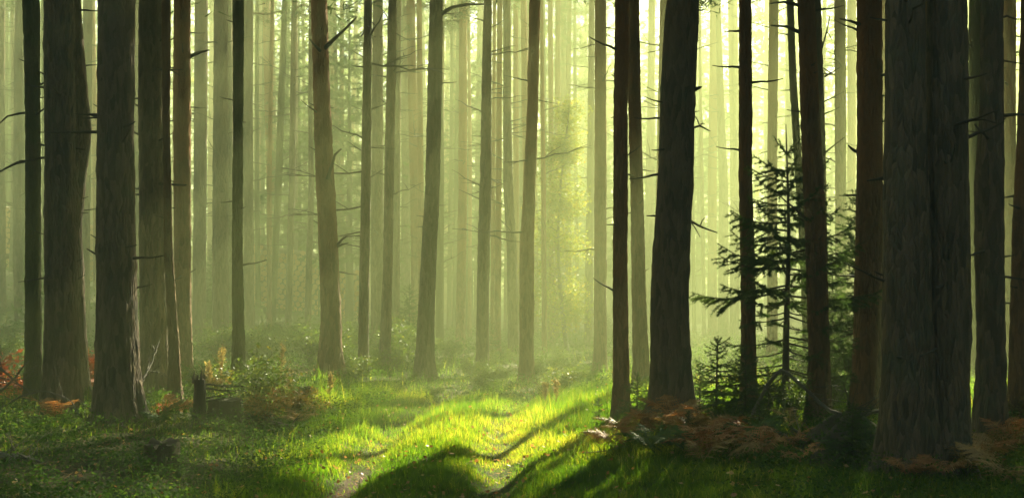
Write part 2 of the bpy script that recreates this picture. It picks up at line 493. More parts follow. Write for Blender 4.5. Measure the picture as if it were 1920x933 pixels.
# dead branch stubs: six shared shapes, root at 0, growing along +X
def stub_mesh(k, L, forks):
    rg = random.Random(100 + k)
    mb = MB()
    n = 6
    pts = []
    y = z = 0.0
    for i in range(n):
        t = i / (n - 1)
        y += rg.uniform(-1, 1) * 0.03 * L; z += rg.uniform(-0.6, 1) * 0.045 * L
        pts.append((-0.06 + (L + 0.06) * t, y, z))
    rad = [0.016 * (1 - 0.75 * i / (n - 1)) for i in range(n)]
    mb.tube(pts, rad, 5)
    for f in range(forks):
        i = rg.randint(1, n - 2)
        b = np.array(pts[i]); a = rg.choice((-1, 1)) * rg.uniform(0.5, 1.0)
        l2 = L * rg.uniform(0.25, 0.5)
        d = np.array([math.cos(a), math.sin(a), rg.uniform(-0.3, 0.6)])
        mb.tube([b, b + d * l2 * 0.5 + np.array([0, 0, 0.02]), b + d * l2], [0.008, 0.006, 0.003], 4)
    return mb.build('dead_branch_shape', M['twig'], True)
STUBS = [stub_mesh(0, 0.16, 0), stub_mesh(1, 0.28, 0), stub_mesh(2, 0.45, 1), stub_mesh(3, 0.7, 2), stub_mesh(4, 1.1, 3), stub_mesh(5, 0.10, 0)]

# pine crowns: shared shapes, origin at the crown base on the stem
def needle_clump(mb, c, r, nb, rg, L=(0.10, 0.17), w=0.011, flat=0.6, var=(0.1, 0.8)):
    d = rg.normal(size=(nb, 3)); d[:, 2] = d[:, 2] * flat + 0.15
    d /= np.linalg.norm(d, axis=1)[:, None]
    p = c + rg.normal(size=(nb, 3)) * np.array([r, r, r * 0.5]) * 0.55
    s = np.cross(d, rg.normal(size=(nb, 3))); s /= np.linalg.norm(s, axis=1)[:, None] + 1e-9
    ln = rg.uniform(L[0], L[1], nb)[:, None]
    V = np.stack([p - s * w, p + s * w, p + d * ln], 1).reshape(-1, 3)
    vv = np.repeat(rg.uniform(var[0], var[1], nb), 3)
    mb.add(V, None, np.arange(3 * nb).reshape(-1, 3), vv)

def crown_mesh(seed, h, spread, limbs, clumps, nb):
    rg = np.random.default_rng(seed)
    wood, mb = MB(), MB()
    for k in range(limbs):
        t = (k + rg.uniform(0, 0.9)) / limbs
        z = h * (t ** 0.9)
        L = spread * (1.05 - 0.75 * t ** 1.6) * rg.uniform(0.6, 1.1) * (0.55 + 0.45 * min(1, t * 4))
        a = k * 2.4 + rg.uniform(-0.5, 0.5)
        up = rg.uniform(-0.05, 0.35) + 0.5 * t
        dr = np.array([math.cos(a), math.sin(a), 0])
        n = 5
        pts = np.array([np.array([0, 0, z]) + dr * L * (i / (n - 1)) + np.array([0, 0, L * (up * (i / (n - 1)) - 0.18 * (i / (n - 1)) ** 2)]) + (rg.normal(size=3) * 0.05 * L if i else 0) for i in range(n)])
        wood.tube(pts, np.linspace(0.035, 0.008, n) * (1.15 - 0.6 * t), 4, 0.5, False)
        for c in range(clumps):
            u = rg.uniform(0.35, 1.05)
            i = min(n - 2, int(u * (n - 1))); f = u * (n - 1) - i
            b = pts[i] * (1 - f) + pts[i + 1] * f
            side = np.array([-dr[1], dr[0], 0]) * rg.normal() * 0.34 * L * (1.1 - 0.5 * u) + np.array([0, 0, rg.normal() * 0.10 * L])
            tip = b + side
            wood.tube([b, (b + tip) / 2 + np.array([0, 0, 0.03]), tip], [0.010, 0.007, 0.004], 3, 0.5, False)
            tone = rg.uniform(0.0, 0.35)
            needle_clump(mb, tip, 0.30, nb, rg, var=(tone, tone + 0.5))
            needle_clump(mb, (b + tip) / 2, 0.22, nb // 2, rg, var=(tone, tone + 0.4))
    return wood.build('crown_limbs', M['bark_red'], True), mb.build('crown_needles', M['pine'])

CROWNS = [crown_mesh(11 + k, 9.0 + (k % 3), 2.3 + 0.3 * (k % 2), 26, 7, 34) for k in range(4)]

CROWNS_FULL = [crown_mesh(31 + k, 9.0 + (k % 3), 2.5 + 0.3 * (k % 2), 40, 11, 46) for k in range(3)]

def pine(label, pts, Y=None, yb=None, mat='bark_grey', group=None, detail=1, seed=None, height=None, cz=None, cscale=1.0, crown=True, stubs=None, xb=None, at_xy=None, full=False):
    seed = seed if seed is not None else random.uniform(0, 90)
    low = max(pts, key=lambda p: p[0])
    px = xb if xb is not None else low[1]
    if Y is None:
        X, Y = foot(px, yb)
    else:
        X = (px - CX) / F * Y
    height = height or random.uniform(18.0, 21.0)
    height = min(height, 21.3 - (gh(X, Y) if at_xy is None else gh(*at_xy)))
    if detail == 3:   # nearest
        fn = lambda z: 0.034 if z < 5.2 else 0.45; nth = 88; rough = 0.007
    elif detail == 2:
        fn = lambda z: 0.058 if z < 7.5 else 0.6; nth = 46; rough = 0.008
    elif detail == 1:
        fn = lambda z: 0.13 if z < 11.5 else 0.8; nth = 22; rough = 0.012
    else:
        fn = lambda z: 0.55; nth = 12; rough = 0.0
    if at_xy is None:
        zs, cx, rad, zb = stem_curve(pts, X, Y, height, fn)
    else:
        X, Y = at_xy; zb = gh(X, Y)
        zs = np.linspace(-0.25, height, 36); cx = 0.12 * np.sin(zs * 0.2 + seed) - 0.12 * math.sin(seed)
        rad = np.interp(zs, [0, height], [0.19, 0.03])
    cy = 0.05 * np.sin(zs * 0.35 + seed) - 0.05 * math.sin(seed)
    t = thing('pine_tree', label, 'tree', (X, Y, zb), 0.0, group)
    obj('trunk', trunk_mesh('trunk', zs, cx, cy, rad, nth, seed, M[mat], rough), t)
    # dead stubs
    ns = stubs if stubs is not None else {3: 14, 2: 15, 1: 18, 0: 6}[detail]
    ztop = min(height * 0.5, 2.0 + 0.27 * Y)
    for k in range(ns):
        z = random.uniform(0.25 if detail > 1 else 0.3, 1.0) * ztop
        a = random.uniform(0, 2 * math.pi)
        if random.random() < 0.65:
            a = random.choice((0, math.pi)) + random.uniform(-0.7, 0.7)
        c = float(np.interp(z, zs, cx)); r = float(np.interp(z, zs, rad)); y_ = float(np.interp(z, zs, cy))
        me = STUBS[random.choice((0, 0, 0, 1, 1, 1, 2, 5, 5, 5) if detail >= 2 else (1, 2, 2, 3, 3, 4))]
        o = obj('dead_branch', me, t, (c + r * 0.9 * math.cos(a), y_ + r * 0.9 * math.sin(a), z), (0, random.uniform(-0.5, 0.25), a), random.uniform(0.8, 1.4))
    if crown:
        cz = cz if cz is not None else height * random.uniform(0.50, 0.60)
        hc = height - cz
        CR = CROWNS_FULL if full else CROWNS
        k = random.randrange(len(CR))
        s = hc / (9.0 + (k % 3)) * 1.02
        c = float(np.interp(cz, zs, cx)); y_ = float(np.interp(cz, zs, cy))
        cr = obj('crown', CR[k][1], t, (c, y_, cz), (0, 0, random.uniform(0, 6.28)), (cscale * max(s, 0.8), cscale * max(s, 0.8), s))
        lb = obj('crown_limbs', CR[k][0], cr)
    return t, zs, cx, rad

# --- trees read from the photograph: (label, [(row, column, width)...], distance or base row, bark, detail)
TREES = [
 # front left
 ("slim mossy dark pine trunk at far left, left edge of the thick trunk cluster", [(0,60,29),(235,62,25),(466,62,27),(765,63,30)], dict(yb=768, mat='bark_moss', detail=2, stubs=7)),
 ("thick dark pine trunk at left in front of the crooked one", [(0,112,52),(250,112,51),(466,113,54),(700,116,58),(787,118,62)], dict(yb=790, mat='bark_grey', detail=3)),
 ("crooked dark pine trunk that bulges right behind the thick left trunk", [(0,126,40),(120,134,42),(245,146,42),(330,137,40),(420,128,40),(550,135,40),(690,140,42),(752,141,44)], dict(yb=755, mat='bark_grey', detail=2, stubs=7)),
 ("broad dark pine trunk with gold right rim, beside the red-leaved bush at left", [(0,213,68),(235,213,67),(466,215,72),(700,220,78),(798,223,83)], dict(yb=801, mat='bark_grey', detail=3)),
 ("dark pine trunk with a leaning dead branch, left of the thin wavy trunk", [(0,283,39),(235,283,42),(466,285,46),(650,288,48),(745,290,52)], dict(yb=750, mat='bark_grey', detail=2)),
 ("thin wavy dark pine trunk squeezed between two thicker left trunks", [(0,314,17),(235,314,14),(350,316,14),(466,317,17),(560,322,18),(650,327,20),(750,328,24)], dict(yb=754, mat='bark_red', detail=2, stubs=5)),
 ("reddish straight pine trunk with a bright gold right edge, left of centre", [(0,344,29),(235,343,30),(466,343,29),(715,344,31)], dict(yb=720, mat='bark_red', detail=2)),
 ("slender olive mossy pine trunk standing behind the cut stump at left", [(0,447,20),(235,446,18),(466,444,19),(600,446,21),(730,448,25)], dict(yb=734, mat='bark_moss', detail=2, stubs=6)),
 # middle
 ("grey pine trunk with dead branches in front of the log stack", [(0,597,30),(170,602,31),(350,610,35),(462,616,36),(587,621,37),(690,619,43)], dict(yb=708, mat='bark_red', detail=2, stubs=8)),
 ("slim tan pine trunk just right of the log stack", [(0,690,15),(350,686,19),(560,682,19),(700,681,21)], dict(yb=703, mat='bark_grey', detail=1)),
 ("straight hazy pine trunk, second right of the log stack", [(0,709,18),(350,708,22),(650,707,23)], dict(Y=29, mat='bark_grey')),
 ("hazy pine trunk, third right of the log stack, with upturned snags", [(0,735,17),(350,729,19),(466,728,19),(690,722,22)], dict(yb=694, mat='bark_grey', detail=1)),
 ("thin shaded pine trunk close behind the third one right of the log stack", [(0,747,10),(200,745,12),(466,743,14),(690,743,17)], dict(Y=31, mat='bark_grey')),
 ("orange-tinted hazy pine trunk left of the tall leaning grey trunk", [(0,770,16),(350,777,17),(466,779,17),(640,778,18)], dict(Y=37, mat='bark_red')),
 ("pale far pine trunk fading left of the orange-tinted one", [(0,763,14),(350,761,16),(640,759,18)], dict(Y=43, mat='bark_grey')),
 ("tall grey-green pine trunk leaning right, left of the picture's middle", [(0,818,25),(130,815,27),(350,810,27),(466,804,30),(600,798,32),(700,796,35)], dict(yb=712, mat='bark_grey', detail=2, stubs=6)),
 ("thin gold-edged pine trunk hidden behind the tall leaning grey trunk", [(0,829,10),(350,826,12),(640,823,15)], dict(Y=42, mat='bark_red')),
 ("straight tan pine trunk with side twigs, just right of the leaning grey trunk", [(0,868,14),(350,868,16),(620,864,17)], dict(Y=36, mat='bark_red', stubs=14)),
 ("dim far pine trunk peeking left of the broad central trunk", [(0,901,11),(350,896,11),(640,893,12)], dict(Y=55, mat='bark_grey')),
 ("broad hazy central pine trunk left of two pencil-thin ones", [(0,915,15),(350,911,21),(466,907,22),(690,904,23)], dict(yb=704, mat='bark_grey')),
 ("pencil-thin hazy pine trunk touching the broad central one", [(0,927,7),(350,925,8),(690,923,9)], dict(Y=33, mat='bark_red', stubs=4)),
 ("narrow tan pine trunk, right one of the two pencil-thin central trunks", [(0,937,10),(350,935,11),(690,933,12)], dict(Y=31, mat='bark_red', stubs=4)),
 ("hazy pine trunk kinking right at mid height, centre of the picture", [(0,950,14),(200,951,15),(350,953,18),(470,960,18),(680,964,21)], dict(Y=29, mat='bark_grey')),
 ("wire-thin far pine trunk against the bright gap in the centre", [(0,972,6),(350,965,7),(600,963,8)], dict(Y=64, mat='bark_grey', detail=0)),
 ("dim pine trunk close behind the gold-edged central trunk", [(0,986,12),(350,980,12),(640,977,13)], dict(Y=44, mat='bark_grey')),
 ("gold-edged central pine trunk leaning right, left of the yellow birch", [(0,1003,20),(200,999,20),(350,993,22),(466,988,26),(690,987,26)], dict(yb=716, mat='bark_red', detail=1, stubs=6)),
 ("skinny pine trunk between the gold-edged trunk and the yellow birch", [(0,1015,7),(350,1019,9),(690,1021,10)], dict(Y=32, mat='bark_red', stubs=7)),
 ("dark far pine trunk seen through the yellow birch leaves", [(0,1056,11),(350,1056,12),(640,1050,15)], dict(Y=50, mat='bark_grey')),
 ("thin far pine trunk right of the yellow birch", [(0,1098,6),(350,1099,7),(600,1099,8)], dict(Y=66, mat='bark_grey', detail=0)),
 ("pale grey pine trunk half behind the pale orange one, right of the birch", [(0,1110,10),(350,1107,14),(640,1104,17)], dict(Y=38, mat='bark_grey')),
 ("pale orange sunlit pine trunk with a gold edge, right of the birch", [(0,1126,22),(350,1126,23),(680,1126,26)], dict(yb=700, mat='bark_red', detail=1, stubs=9)),
 # front right of middle
 ("dark red-brown pine trunk, left one of the close pair by the clearing", [(0,1167,26),(200,1164,25),(350,1164,26),(500,1163,26),(780,1165,30)], dict(yb=784, mat='bark_red', detail=2, stubs=6)),
 ("dark pine trunk bending right at its foot, right one of the close pair", [(0,1187,24),(200,1190,24),(350,1194,24),(466,1196,26),(600,1199,27),(720,1204,30)], dict(yb=728, mat='bark_red', detail=2, stubs=6)),
 ("big near-black pine trunk with a curved lean, right of the clearing", [(0,1280,56),(75,1276,61),(250,1269,61),(350,1267,63),(466,1260,65),(560,1256,68),(690,1258,70),(790,1259,74)], dict(yb=794, mat='bark_grey', detail=3, stubs=8)),
 ("faint pine trunk in the mist left of the big near-black trunk", [(0,1222,12),(350,1218,15),(640,1216,16)], dict(Y=47, mat='bark_grey')),
 ("faint pine trunk in the mist hugging the big near-black trunk's left edge", [(0,1244,13),(350,1237,15),(640,1234,16)], dict(Y=26.5, mat='bark_red')),
 ("orange misty pine trunk, first right of the big near-black trunk", [(0,1338,15),(350,1336,16),(600,1336,17)], dict(Y=44, mat='bark_red')),
 ("leaning misty pine trunk, second right of the big near-black trunk", [(0,1347,10),(200,1352,14),(350,1357,18),(600,1356,20)], dict(Y=40, mat='bark_grey')),
 ("pale wide pine trunk in the mist just left of the straight red-brown trunk", [(0,1373,17),(350,1378,18),(600,1378,18)], dict(Y=46, mat='bark_grey')),
 ("straight red-brown pine trunk behind the young spruce's left branches", [(0,1399,24),(350,1399,26),(466,1402,27),(640,1404,28),(770,1405,31)], dict(yb=772, mat='bark_red', detail=2, stubs=5)),
 ("misty pine trunk with a blazing right edge above the young spruce", [(0,1451,18),(250,1449,18),(640,1448,20)], dict(Y=26.5, mat='bark_red')),
 ("faint pine trunk in bright mist behind the young spruce's tip", [(0,1480,14),(350,1478,14),(640,1477,15)], dict(Y=47, mat='bark_grey')),
 ("thread-thin far pine trunk left of the blazing-edged one", [(0,1437,7),(350,1436,8),(600,1436,8)], dict(Y=66, mat='bark_grey', detail=0)),
 ("narrow dark trunk slanting behind the red trunk right of the spruce", [(0,1484,13),(150,1489,14),(300,1498,15),(466,1508,16),(735,1518,18)], dict(Y=21, mat='bark_moss', detail=2, stubs=6)),
 ("red-barked pine trunk leaning left at its top, just right of the spruce", [(0,1512,32),(200,1518,34),(428,1528,40),(640,1534,39),(780,1536,43)], dict(yb=787, mat='bark_red', detail=2)),
 ("slim dark pine trunk shadowing the red-barked leaning trunk's right side", [(0,1534,14),(200,1541,14),(300,1543,14),(466,1545,16),(740,1546,18)], dict(Y=19, mat='bark_grey', detail=2, stubs=8)),
 ("pale misty pine trunk between the red-barked trunk and the brown one", [(0,1575,20),(350,1575,20),(700,1576,22)], dict(Y=26.9, mat='bark_grey')),
 ("faint gold-edged pine trunk touching the brown trunk's left side", [(0,1597,16),(350,1595,15),(650,1594,16)], dict(Y=38, mat='bark_red')),
 ("brown dark pine trunk left of the massive twin trunk", [(0,1630,46),(200,1630,46),(428,1629,50),(600,1627,52),(770,1627,57)], dict(yb=778, mat='bark_red', detail=3, stubs=10)),
 ("sunlit sliver of pine trunk between the brown trunk and the massive twin", [(0,1657,13),(350,1657,14),(650,1656,15)], dict(Y=30, mat='bark_red', stubs=3)),
 ("reddish pine trunk glimpsed in the fork of the massive twin trunk", [(0,1737,22),(466,1742,24),(750,1742,26)], dict(Y=18, mat='bark_red', detail=1, stubs=2)),
 ("olive mossy pine trunk tucked right behind the massive twin trunk", [(0,1832,34),(200,1830,32),(350,1828,30),(700,1827,28)], dict(Y=23, mat='bark_moss', detail=2, stubs=7)),
 ("dark pine trunk with snags, second from the right edge of the photo", [(0,1855,38),(200,1855,40),(350,1851,50),(466,1853,49),(640,1857,48),(840,1856,53)], dict(yb=846, mat='bark_grey', detail=3, stubs=9)),
 ("thin reddish pine trunk peeping behind the snaggy dark one at right", [(0,1873,10),(466,1875,10),(700,1876,11)], dict(Y=30, mat='bark_red', stubs=2)),
 ("pale orange pine trunk in bright light near the right edge", [(0,1897,24),(350,1895,25),(466,1893,22),(700,1892,22)], dict(Y=24, mat='bark_red', detail=1)),
 ("dark pine trunk cut by the photo's right edge", [(0,1923,24),(200,1920,26),(428,1916,34),(640,1914,38),(780,1914,41)], dict(yb=800, mat='bark_red', detail=2, stubs=6)),
 # hazy left
 ("hazy pine trunk at the photo's extreme left edge", [(0,4,14),(466,3,15)], dict(Y=37, mat='bark_grey')),
 ("hazy olive pine trunk in front of the far-left log stack", [(0,34,16),(466,34,17),(640,38,18)], dict(Y=35, mat='bark_grey')),
 ("hazy pine trunk in the gap right of the crooked dark trunk", [(0,162,18),(466,160,18)], dict(Y=34, mat='bark_grey')),
 ("grey hazy pine trunk in the slit right of the broad gold-rimmed trunk", [(0,256,13),(466,256,13),(650,260,13)], dict(Y=37, mat='bark_grey')),
 ("misty olive pine trunk right of the reddish gold-edged trunk", [(0,376,24),(350,375,25),(466,374,25)], dict(Y=32, mat='bark_grey', stubs=12)),
 ("wide pale grey misty trunk left of the slender olive trunk", [(0,414,26),(350,412,29),(466,412,30),(640,413,30)], dict(Y=29, mat='bark_grey', stubs=9)),
 ("narrow misty trunk wedged behind the slender olive trunk", [(0,433,12),(466,430,12)], dict(Y=40, mat='bark_red')),
 ("pale misty pine trunk just right of the slender olive trunk", [(0,467,18),(350,466,18),(640,467,20)], dict(Y=35, mat='bark_grey')),
 ("thin gold-lit far trunk, first of the slim cluster right of the olive trunk", [(0,489,10),(350,487,11),(600,486,12)], dict(Y=56, mat='bark_red')),
 ("reddish slim far trunk, second of the cluster left of the log stack", [(0,500,13),(150,505,16),(350,507,14),(600,507,15)], dict(Y=46, mat='bark_red')),
 ("slanting slim olive trunk in the cluster left of the log stack", [(0,535,10),(200,528,13),(350,523,13),(460,517,12),(640,508,13)], dict(Y=37, mat='bark_moss')),
 ("slim grey-green trunk rising before the log stack's left end", [(0,553,10),(350,547,12),(466,543,11),(640,540,12)], dict(Y=34, mat='bark_grey')),
 ("slim trunk rising before the log stack's middle", [(0,582,8),(200,581,9),(350,583,11),(466,580,12),(640,576,13)], dict(Y=33, mat='bark_grey')),
 ("reddish far trunk showing at the right side of the grey branched trunk", [(0,620,10),(350,625,12),(640,628,13)], dict(Y=49, mat='bark_red')),
 ("pale far trunk in the bright gap above the log stack's right end", [(0,668,7),(250,660,9),(350,657,11),(466,650,13)], dict(Y=58, mat='bark_red')),
 ("thin far trunk left of the slim tan trunk by the log stack", [(0,667,7),(350,671,8),(466,670,9)], dict(Y=62, mat='bark_grey')),
 ("pale far trunk in the gap right of the leaning grey trunk", [(0,853,8),(350,849,11),(466,849,12)], dict(Y=56, mat='bark_red')),
]
HANDLES = {}
def lights_clearing(X, Y, z0, z1, grow=0.0):
    """would a crown here stand between the sun and the sunlit clearing?"""
    for z in np.linspace(z0, z1, 6):
        for zt, xc, yc, rx, ry in ((0.0, -0.7, 15.6, 3.4, 4.0), (3.5, -0.5, 22.5, 3.6, 2.6)):   # the clearing, the stems behind it
            gx = X - (z - zt) / math.tan(SUN_EL) * math.sin(SUN_AZ); gy = Y - (z - zt) / math.tan(SUN_EL) * math.cos(SUN_AZ)
            if ((gx - xc) / (rx + grow)) ** 2 + ((gy - yc) / (ry + grow)) ** 2 < 1: return True
    return False

def crown_rule(X, Y, top):
    if Y < 27:       # low full crowns: the front of the wood lies in shade
        cz = max(6.2, top + (1.3 if Y > 25.5 else 0.4))
        if Y > 19 and X < 0.8:
            return dict(cz=cz + 0.6, cscale=1.0, height=random.uniform(17.0, 19.5))
        return dict(cz=cz, cscale=1.5, full=True, height=random.uniform(17.0, 19.5))
    cz = min(max(9.5, top + 0.3), 10.8)
    if lights_clearing(X, Y, cz, 19, 0.6):
        return dict(cz=16.5, cscale=0.5)
    if X < 1:
        return dict(cz=top - 1.2 if Y > 33 else cz, cscale=random.uniform(0.75, 1.0))
    return dict(cz=cz, cscale=random.uniform(1.1, 1.4), full=random.random() < 0.45)
for lab, pts, kw in TREES:
    kw = dict(kw)
    kw.setdefault('detail', 1)
    px = max(pts, key=lambda p: p[0])[1]
    Yk = kw.get('Y') or foot(px, kw['yb'])[1]
    top = H + HY / F * Yk            # height that the photograph's upper edge reaches there
    kw.update(crown_rule((px - CX) / F * Yk, Yk, top))
    HANDLES[lab] = pine(lab, pts, **kw)

# the massive twin trunk: two stems from one foot
def twin():
    X, Y = foot(1737, 894)
    zb = gh(X, Y)
    t = thing('pine_tree', 'massive near twin-stemmed pine trunk dominating the right of the photo', 'tree', (X, Y, zb))
    fn = lambda z: 0.030 if z < 4.6 else 0.35
    for k, pts in enumerate(([(0,1695,71),(200,1695,74),(428,1696,84),(640,1698,94),(880,1702,104)], [(0,1779,68),(200,1780,71),(428,1780,78),(640,1776,88),(880,1770,100)])):
        zs, cx, rad, _ = stem_curve(pts, X, Y, 19.5 + k, fn)
        cy = np.full(len(zs), (-0.03, 0.05)[k])
        obj('trunk', trunk_mesh('trunk', zs, cx, cy, rad, 110, 13.0 + 20 * k, M['bark_grey'], 0.006), t)
        for j in range(9):
            z = random.uniform(0.9, 4.3); a = random.choice((0, math.pi, -1.2, -1.9)) + random.uniform(-0.5, 0.5)
            if k == 0 and abs(a) < 0.8: a += math.pi
            c = float(np.interp(z, zs, cx)); r = float(np.interp(z, zs, rad))
            obj('dead_branch', STUBS[random.choice((0, 5, 5, 1, 2))], t, (c + r * math.cos(a), cy[0] + r * math.sin(a), z), (0, random.uniform(-0.4, 0.2), a), random.uniform(0.8, 1.3))
        cr = obj('crown', CROWNS_FULL[k][1], t, (float(np.interp(7, zs, cx)), 0, 7), (0, 0, k * 2.0), (1.3, 1.3, 1.25))
        obj('crown_limbs', CROWNS_FULL[k][0], cr)
twin()

# far trunks that only show as pale lines
FAR = 'faint far pine trunk dissolving in the bright mist at the very back'
rf = random.Random(5)
far_cols = []
for k in range(70):
    for _ in range(30):
        px = rf.uniform(-60, 1980); Y = rf.uniform(58, 105)
        if all(abs(px - q) > 13 for q in far_cols): break
    far_cols.append(px)
    w = 0.34 * rf.uniform(0.8, 1.2) / Y * F
    lean = rf.uniform(-12, 12)
    pine(FAR, [(0, px + lean, w * 0.8), (560, px, w)], Y=Y, mat=rf.choice(('bark_red', 'bark_grey')), group='far pines in the mist', detail=0, stubs=6, seed=k * 1.3, cz=rf.uniform(9.0, 12.5), cscale=rf.uniform(0.8, 1.1))

SLIM = 'slim hazy pine trunk crowded between the others in the misty middle distance'
for k in range(70):
    for _ in range(40):
        px = rf.uniform(-20, 1140) if k < 60 else rf.uniform(1200, 1660); Y = rf.uniform(34, 54)
        if all(abs(px - q) > 6.5 for q in far_cols): break
    far_cols.append(px)
    w = rf.uniform(0.15, 0.25) / Y * F; lean = rf.uniform(-9, 9)
    X_ = (px - CX) / F * Y
    thin = lights_clearing(X_, Y, 10, 17, 0.6)
    pine(SLIM, [(0, px + lean, w * 0.75), (300, px + lean * 0.3 + rf.uniform(-3, 3), w * 0.9), (560, px, w)], Y=Y, mat=rf.choice(('bark_red', 'bark_grey', 'bark_moss')), group='slim pines in the misty middle distance', detail=0, stubs=7, seed=k * 1.7, height=rf.uniform(15, 18), cz=14.2 if thin else rf.uniform(10.5, 13), cscale=0.35 if thin else rf.uniform(0.42, 0.62))

# pines beside and behind the viewer: their crowns shade the front of the wood
OUT = 'pine of the same wood standing beside the viewer, outside the photo'
ro = random.Random(21)
placed = []
for k in range(46):
    for _ in range(200):
        if k < 26: X, Y = ro.uniform(-22, 22), ro.uniform(-20, 13)
        else: X, Y = ro.uniform(9, 26), ro.uniform(11, 30)
        edge = 0.47 * max(Y, 0) + 2.6
        if abs(X) > edge and all(math.hypot(X - a, Y - b) > 2.6 for a, b in placed): break
        if Y < -2 and abs(X) > 2.2 and all(math.hypot(X - a, Y - b) > 2.6 for a, b in placed): break
    placed.append((X, Y))
    hgt = ro.uniform(17, 19.5)
    t_, zs_, cx_, rad_ = pine(OUT, [(0, CX, 1)], Y=Y if abs(Y) > 0.5 else 0.6, group='pines around the viewer', detail=0, stubs=0, seed=k * 2.1, height=hgt, cz=ro.uniform(5.5, 7.5), cscale=1.5, full=True, at_xy=(X, Y))

# ------------------------------------------------------------------ branches with a place of their own on certain trunks
def limb_on(lab, name, path, Y, r0, twigs=()):
    t = HANDLES[lab][0]
    mb = MB()
    P = [np.array(at(px, py, Y + dy)) - np.array(t.location) for px, py, dy in path]
    mb.tube(P, np.linspace(r0, r0 * 0.35, len(P)), 6)
    for (i, px, py, dy) in twigs:
        a = P[i]; b = np.array(at(px, py, Y + dy)) - np.array(t.location)
        mb.tube([a, (a + b) / 2 + np.array([0, 0, 0.02]), b], [r0 * 0.5, r0 * 0.4, r0 * 0.2], 5)
    obj(name, mb.build(name, M['twig'], True), t)

def tree_y(lab): return HANDLES[lab][0].location.y
L_N = "grey pine trunk with dead branches in front of the log stack"
limb_on(L_N, 'dead_branch', [(608, 92, 0), (628, 72, -0.1), (648, 54, -0.2), (668, 33, -0.3)], tree_y(L_N), 0.040)
limb_on(L_N, 'dead_branch', [(600, 95, 0), (590, 85, -0.2), (580, 73, -0.3)], tree_y(L_N) - 0.1, 0.032)
limb_on(L_N, 'dead_branch', [(614, 335, -0.1), (622, 310, -0.25), (628, 290, -0.3), (640, 279, -0.3)], tree_y(L_N), 0.038)
limb_on(L_N, 'dead_branch', [(632, 459, 0), (642, 448, -0.1), (651, 442, -0.2)], tree_y(L_N), 0.030)
limb_on(L_N, 'dead_branch', [(632, 462, 0), (642, 458, -0.1), (653, 455, -0.2)], tree_y(L_N), 0.026)
L_U = "tall grey-green pine trunk leaning right, left of the picture's middle"
limb_on(L_U, 'dead_branch', [(828, 26, 0), (848, 14, -0.1), (875, 9, -0.1), (908, 8, -0.2)], tree_y(L_U), 0.045)
L_A = "slim mossy dark pine trunk at far left, left edge of the thick trunk cluster"
limb_on(L_A, 'dead_branch', [(54, 301, 0), (30, 306, -0.1), (10, 316, -0.1), (-8, 326, -0.2)], tree_y(L_A), 0.022)
limb_on(L_A, 'dead_branch', [(54, 211, 0), (36, 213, -0.1), (14, 218, -0.1), (-6, 236, -0.2)], tree_y(L_A), 0.020)
L_E = "dark pine trunk with a leaning dead branch, left of the thin wavy trunk"
limb_on(L_E, 'dead_branch', [(300, 344, -0.15), (325, 346, -0.3), (350, 347, -0.4)], tree_y(L_E), 0.026)
L_G = "reddish straight pine trunk with a bright gold right edge, left of centre"
limb_on(L_G, 'dead_branch', [(356, 106, 0), (375, 98, -0.1), (393, 94, -0.1)], tree_y(L_G), 0.035)
L_D = "big near-black pine trunk with a curved lean, right of the clearing"
limb_on(L_D, 'dead_branch', [(1300, 168, 0), (1307, 166, -0.1), (1315, 163, -0.2)], tree_y(L_D), 0.034)
limb_on(L_D, 'dead_branch', [(1297, 240, 0), (1312, 236, -0.1), (1332, 246, -0.2)], tree_y(L_D), 0.016, [(1, 1301, 215, 0), (1, 1322, 233, -0.1)])
limb_on(L_D, 'dead_branch', [(1292, 412, 0), (1312, 424, -0.1), (1330, 431, -0.2), (1345, 436, -0.3)], tree_y(L_D), 0.016, [(1, 1322, 408, -0.1), (0, 1313, 445, -0.1)])
L_F = "red-barked pine trunk leaning left at its top, just right of the spruce"
limb_on(L_F, 'dead_branch', [(1498, 60, 0), (1475, 50, -0.1), (1445, 48, -0.2)], tree_y(L_F), 0.024)
limb_on(L_F, 'dead_branch', [(1498, 10, 0), (1470, 4, -0.1), (1444, 7, -0.2)], tree_y(L_F), 0.022)
L_S = "slim dark pine trunk shadowing the red-barked leaning trunk's right side"
limb_on(L_S, 'dead_branch', [(1541, 90, 0), (1550, 60, -0.1), (1556, 30, -0.1)], tree_y(L_S), 0.018, [(1, 1560, 75, 0)])
limb_on(L_S, 'dead_branch', [(1546, 144, 0), (1560, 136, -0.1), (1575, 126, -0.1)], tree_y(L_S), 0.018)
limb_on(L_S, 'dead_branch', [(1546, 287, 0), (1562, 274, -0.1), (1584, 257, -0.1)], tree_y(L_S), 0.018)
L_B = "brown dark pine trunk left of the massive twin trunk"
limb_on(L_B, 'dead_branch', [(1612, 46, -0.1), (1595, 40, -0.2), (1574, 35, -0.3)], tree_y(L_B), 0.022)
limb_on(L_B, 'dead_branch', [(1604, 284, 0), (1596, 278, -0.1), (1590, 272, -0.1)], tree_y(L_B), 0.022)
L_J = "dark pine trunk with snags, second from the right edge of the photo"
limb_on(L_J, 'dead_branch', [(1872, 36, 0), (1888, 30, -0.1), (1904, 36, -0.1), (1922, 36, -0.1)], tree_y(L_J), 0.014)
limb_on(L_J, 'dead_branch', [(1872, 228, 0), (1886, 222, -0.1)], tree_y(L_J), 0.020)
limb_on(L_J, 'dead_branch', [(1872, 112, 0), (1895, 116, -0.1), (1925, 121, -0.1)], tree_y(L_J), 0.012)

